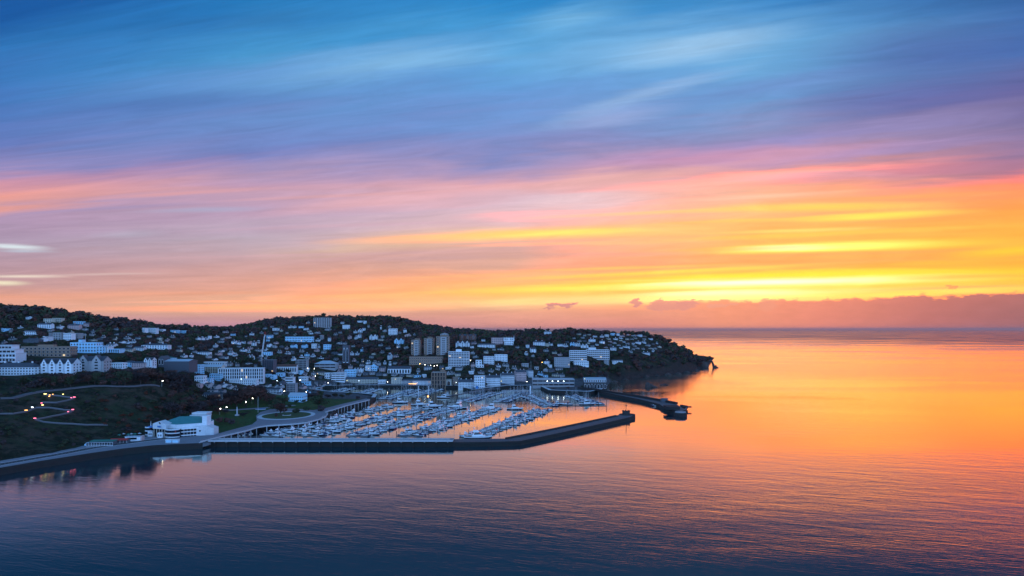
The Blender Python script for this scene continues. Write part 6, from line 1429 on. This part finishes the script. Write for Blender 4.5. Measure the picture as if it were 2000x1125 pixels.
# skyline trees, silhouettes against the glow
SK = [(4, 598, 9), (14, 600, 8), (20, 597, 10), (30, 601, 8), (42, 603, 8), (66, 602, 12), (80, 600, 12), (90, 603, 9), (98, 606, 8), (112, 612, 7), (125, 613, 9), (140, 616, 8), (155, 618, 8), (168, 618, 10), (185, 624, 8), (196, 627, 8), (210, 624, 11), (222, 628, 9), (240, 634, 8), (258, 635, 8), (270, 637, 9), (285, 638, 8), (300, 640, 8), (318, 641, 9), (335, 643, 8), (352, 645, 8), (372, 643, 9), (386, 644, 9), (398, 642, 9), (412, 645, 7), (422, 642, 8),
      (436, 640, 8), (450, 639, 8), (462, 637, 8), (472, 634, 7), (486, 634, 7), (500, 629, 12), (508, 626, 12), (520, 628, 8), (538, 620, 13), (548, 620, 10), (558, 619, 12), (575, 618, 10), (590, 618, 9), (604, 616, 11), (618, 616, 8), (632, 612, 15), (650, 618, 8), (669, 616, 9), (683, 616, 9), (700, 618, 8), (718, 617, 9), (733, 617, 9), (745, 615, 12), (757, 619, 9), (770, 618, 11), (778, 618, 10), (787, 621, 9), (798, 628, 8), (810, 629, 10), (818, 631, 10),
      (830, 633, 9), (840, 633, 11), (850, 638, 8), (860, 639, 9), (872, 643, 8), (884, 643, 12), (896, 643, 13), (912, 645, 12), (925, 645, 11), (938, 643, 13), (950, 648, 10), (964, 648, 9), (978, 651, 8), (990, 650, 10), (1005, 649, 11), (1020, 649, 12), (1038, 646, 11), (1055, 640, 16), (1066, 646, 8), (1088, 646, 8), (1096, 645, 9), (1106, 641, 15), (1114, 639, 17), (1122, 642, 14), (1132, 644, 10), (1146, 649, 8), (1160, 650, 8), (1178, 650, 7), (1206, 650, 8), (1222, 650, 8),
      (1240, 648, 9), (1250, 647, 11), (1262, 651, 9), (1272, 654, 8), (1284, 657, 8), (1294, 660, 8)]
ys = np.arange(1150, 2350, 15.0)
for (x, top, hp) in SK:
    # ground point forming the skyline in this column
    best = None
    for Y in ys:
        X = (x - W2) / F * Y; z = H(X, Y); py = proj(X, Y, z)[1]
        if best is None or py < best[0]: best = (py, X, Y, z)
    py, X, Y, z = best; hm = max(5.0, (py - top + 1.5) / F * Y)
    k = rt.choice(['ever', 'bare', 'ever', 'brown']) if hp < 12 or x not in (500, 508, 1055) else 'cone'
    tree(k, X, Y - 3, z - .8, min(hm, 24), min(hm, 24) * rt.uniform(.9, 1.3) if k != 'cone' else hm * .7); ntree += 1
# random cover; the largest-looking become single trees
cand = []
CY = np.array([440 + 1560 * rt.random() ** .8 for i in range(30000)]); CX = np.array([rt.uniform(-.80, .295) for i in range(30000)]) * CY; CD = inside_dist(CX, CY)
for i in range(30000):
    x, y, d = float(CX[i]), float(CY[i]), float(CD[i])
    if d < 9: continue
    z = H(x, y)
    px, py = proj(x, y, z)
    if px < -60: continue
    dens = .75
    if z < 9 and y > 820: dens = .05
    if z < 9 and y <= 820 and px > 400: dens = .02
    cliff = px < 330 and 758 < py < 852
    if cliff: dens = .75 if px < 235 else .85
    if px < 330 and py >= 852: dens = .6
    if 235 < px < 330 and 815 < py < 852: dens = .8
    if y < 585 and d < (46 if px > 200 else 33): continue
    if px > 1040 and 700 < py < 735: dens = .8
    if px > 1290: dens *= .75
    if rt.random() > dens: continue
    nz_ = math.sin(x * .013 + 2) * math.cos(y * .011) + .5 * math.sin(x * .041 - y * .03)
    if cliff or (px < 330 and py >= 852): h = rt.uniform(1.2, 4.2) if cliff and px < 240 else rt.uniform(2.0, 5.5); k = rt.choice(['russet', 'bare', 'ever', 'brown']) if 190 < px else rt.choice(['ever', 'bare', 'ever'])
    else: h = 4.5 + 11 * rt.random() ** 1.6 * (1 + .15 * nz_); k = rt.choice(['ever', 'ever', 'bare', 'brown'] if nz_ < .2 else ['bare', 'brown', 'bare', 'ever'])
    if k == 'russet': h = min(h, 5)
    w_ = h * rt.uniform(.85, 1.35)
    if blocked(x, y, h, w_):
        h *= .42; w_ *= .6
        if blocked(x, y, h, w_): continue
    cand.append((h / y, k, x, y, z, h, w_))
# keep paths clear
def nearpath(x, y, z):
    px, py = proj(x, y, z)
    for pl in (zz1, zz2, [(0, 781), (50, 773), (80, 767.5), (140, 759), (220, 755.5), (330, 755)]):
        for (a, c) in zip(pl[:-1], pl[1:]):
            t_ = max(0, min(1, ((px - a[0]) * (c[0] - a[0]) + (py - a[1]) * (c[1] - a[1])) / ((c[0] - a[0]) ** 2 + (c[1] - a[1]) ** 2)))
            dx_, dy_ = px - a[0] - (c[0] - a[0]) * t_, py - a[1] - (c[1] - a[1]) * t_
            if abs(dx_) < 5 and -2 < dy_ < 9: return True
    return False
cand = [c for c in cand if not (c[2] < 0 and c[3] < 720 and nearpath(c[2], c[3], c[4]))]
cand.sort(key=lambda q: -q[0])
nsolo = 300 - ntree
for (a, k, x, y, z, h, w_) in cand[:nsolo]: tree(k, x, y, z - .3, h, w_)
TPM = {}
for k in KINDS:
    for v in range(2):
        for lod, n in (('n', 120), ('f', 60)):
            b = crown(50 + v * 3 + ord(k[0]), n, 6, M[KINDS[k][1]], leaf=.20 if lod == 'n' else .27, flat=.9); me_ = b
            TPM[(k, v, lod)] = (np.array(b.v) * [.5, .5, .46] + [0, 0, .5], b.f, [b.mats[i] for i in b.m])
mass('woodland', [((k, rt.randrange(2), 'n' if y < 1150 else 'f'), x, y, z - .4, rt.uniform(0, 6), (w_ * 1.15, w_ * 1.15, h)) for (a, k, x, y, z, h, w_) in cand[nsolo:]], TPM, 'dense dark trees and scrub covering the hills between the houses')
print('trees', ntree, len(cand))
# ---------------------------------------------------------------- air
if HAZE > 0:
    o = MB().box(-60500, 90500, -80, 120500, -9, 190, M['frame']).build('haze'); o.data.materials.clear()
    m = bpy.data.materials.new('haze'); m.use_nodes = True; t = NT(m.node_tree); t.n.clear()
    v = t.new('ShaderNodeVolumePrincipled'); v.inputs['Color'].default_value = (1.0, .66, .58, 1); v.inputs['Density'].default_value = HAZE; v.inputs['Anisotropy'].default_value = 0.3
    ou = t.new('ShaderNodeOutputMaterial'); t.l.new(v.outputs[0], ou.inputs['Volume']); o.data.materials.append(m); o['kind'] = 'stuff'
settle_labels()
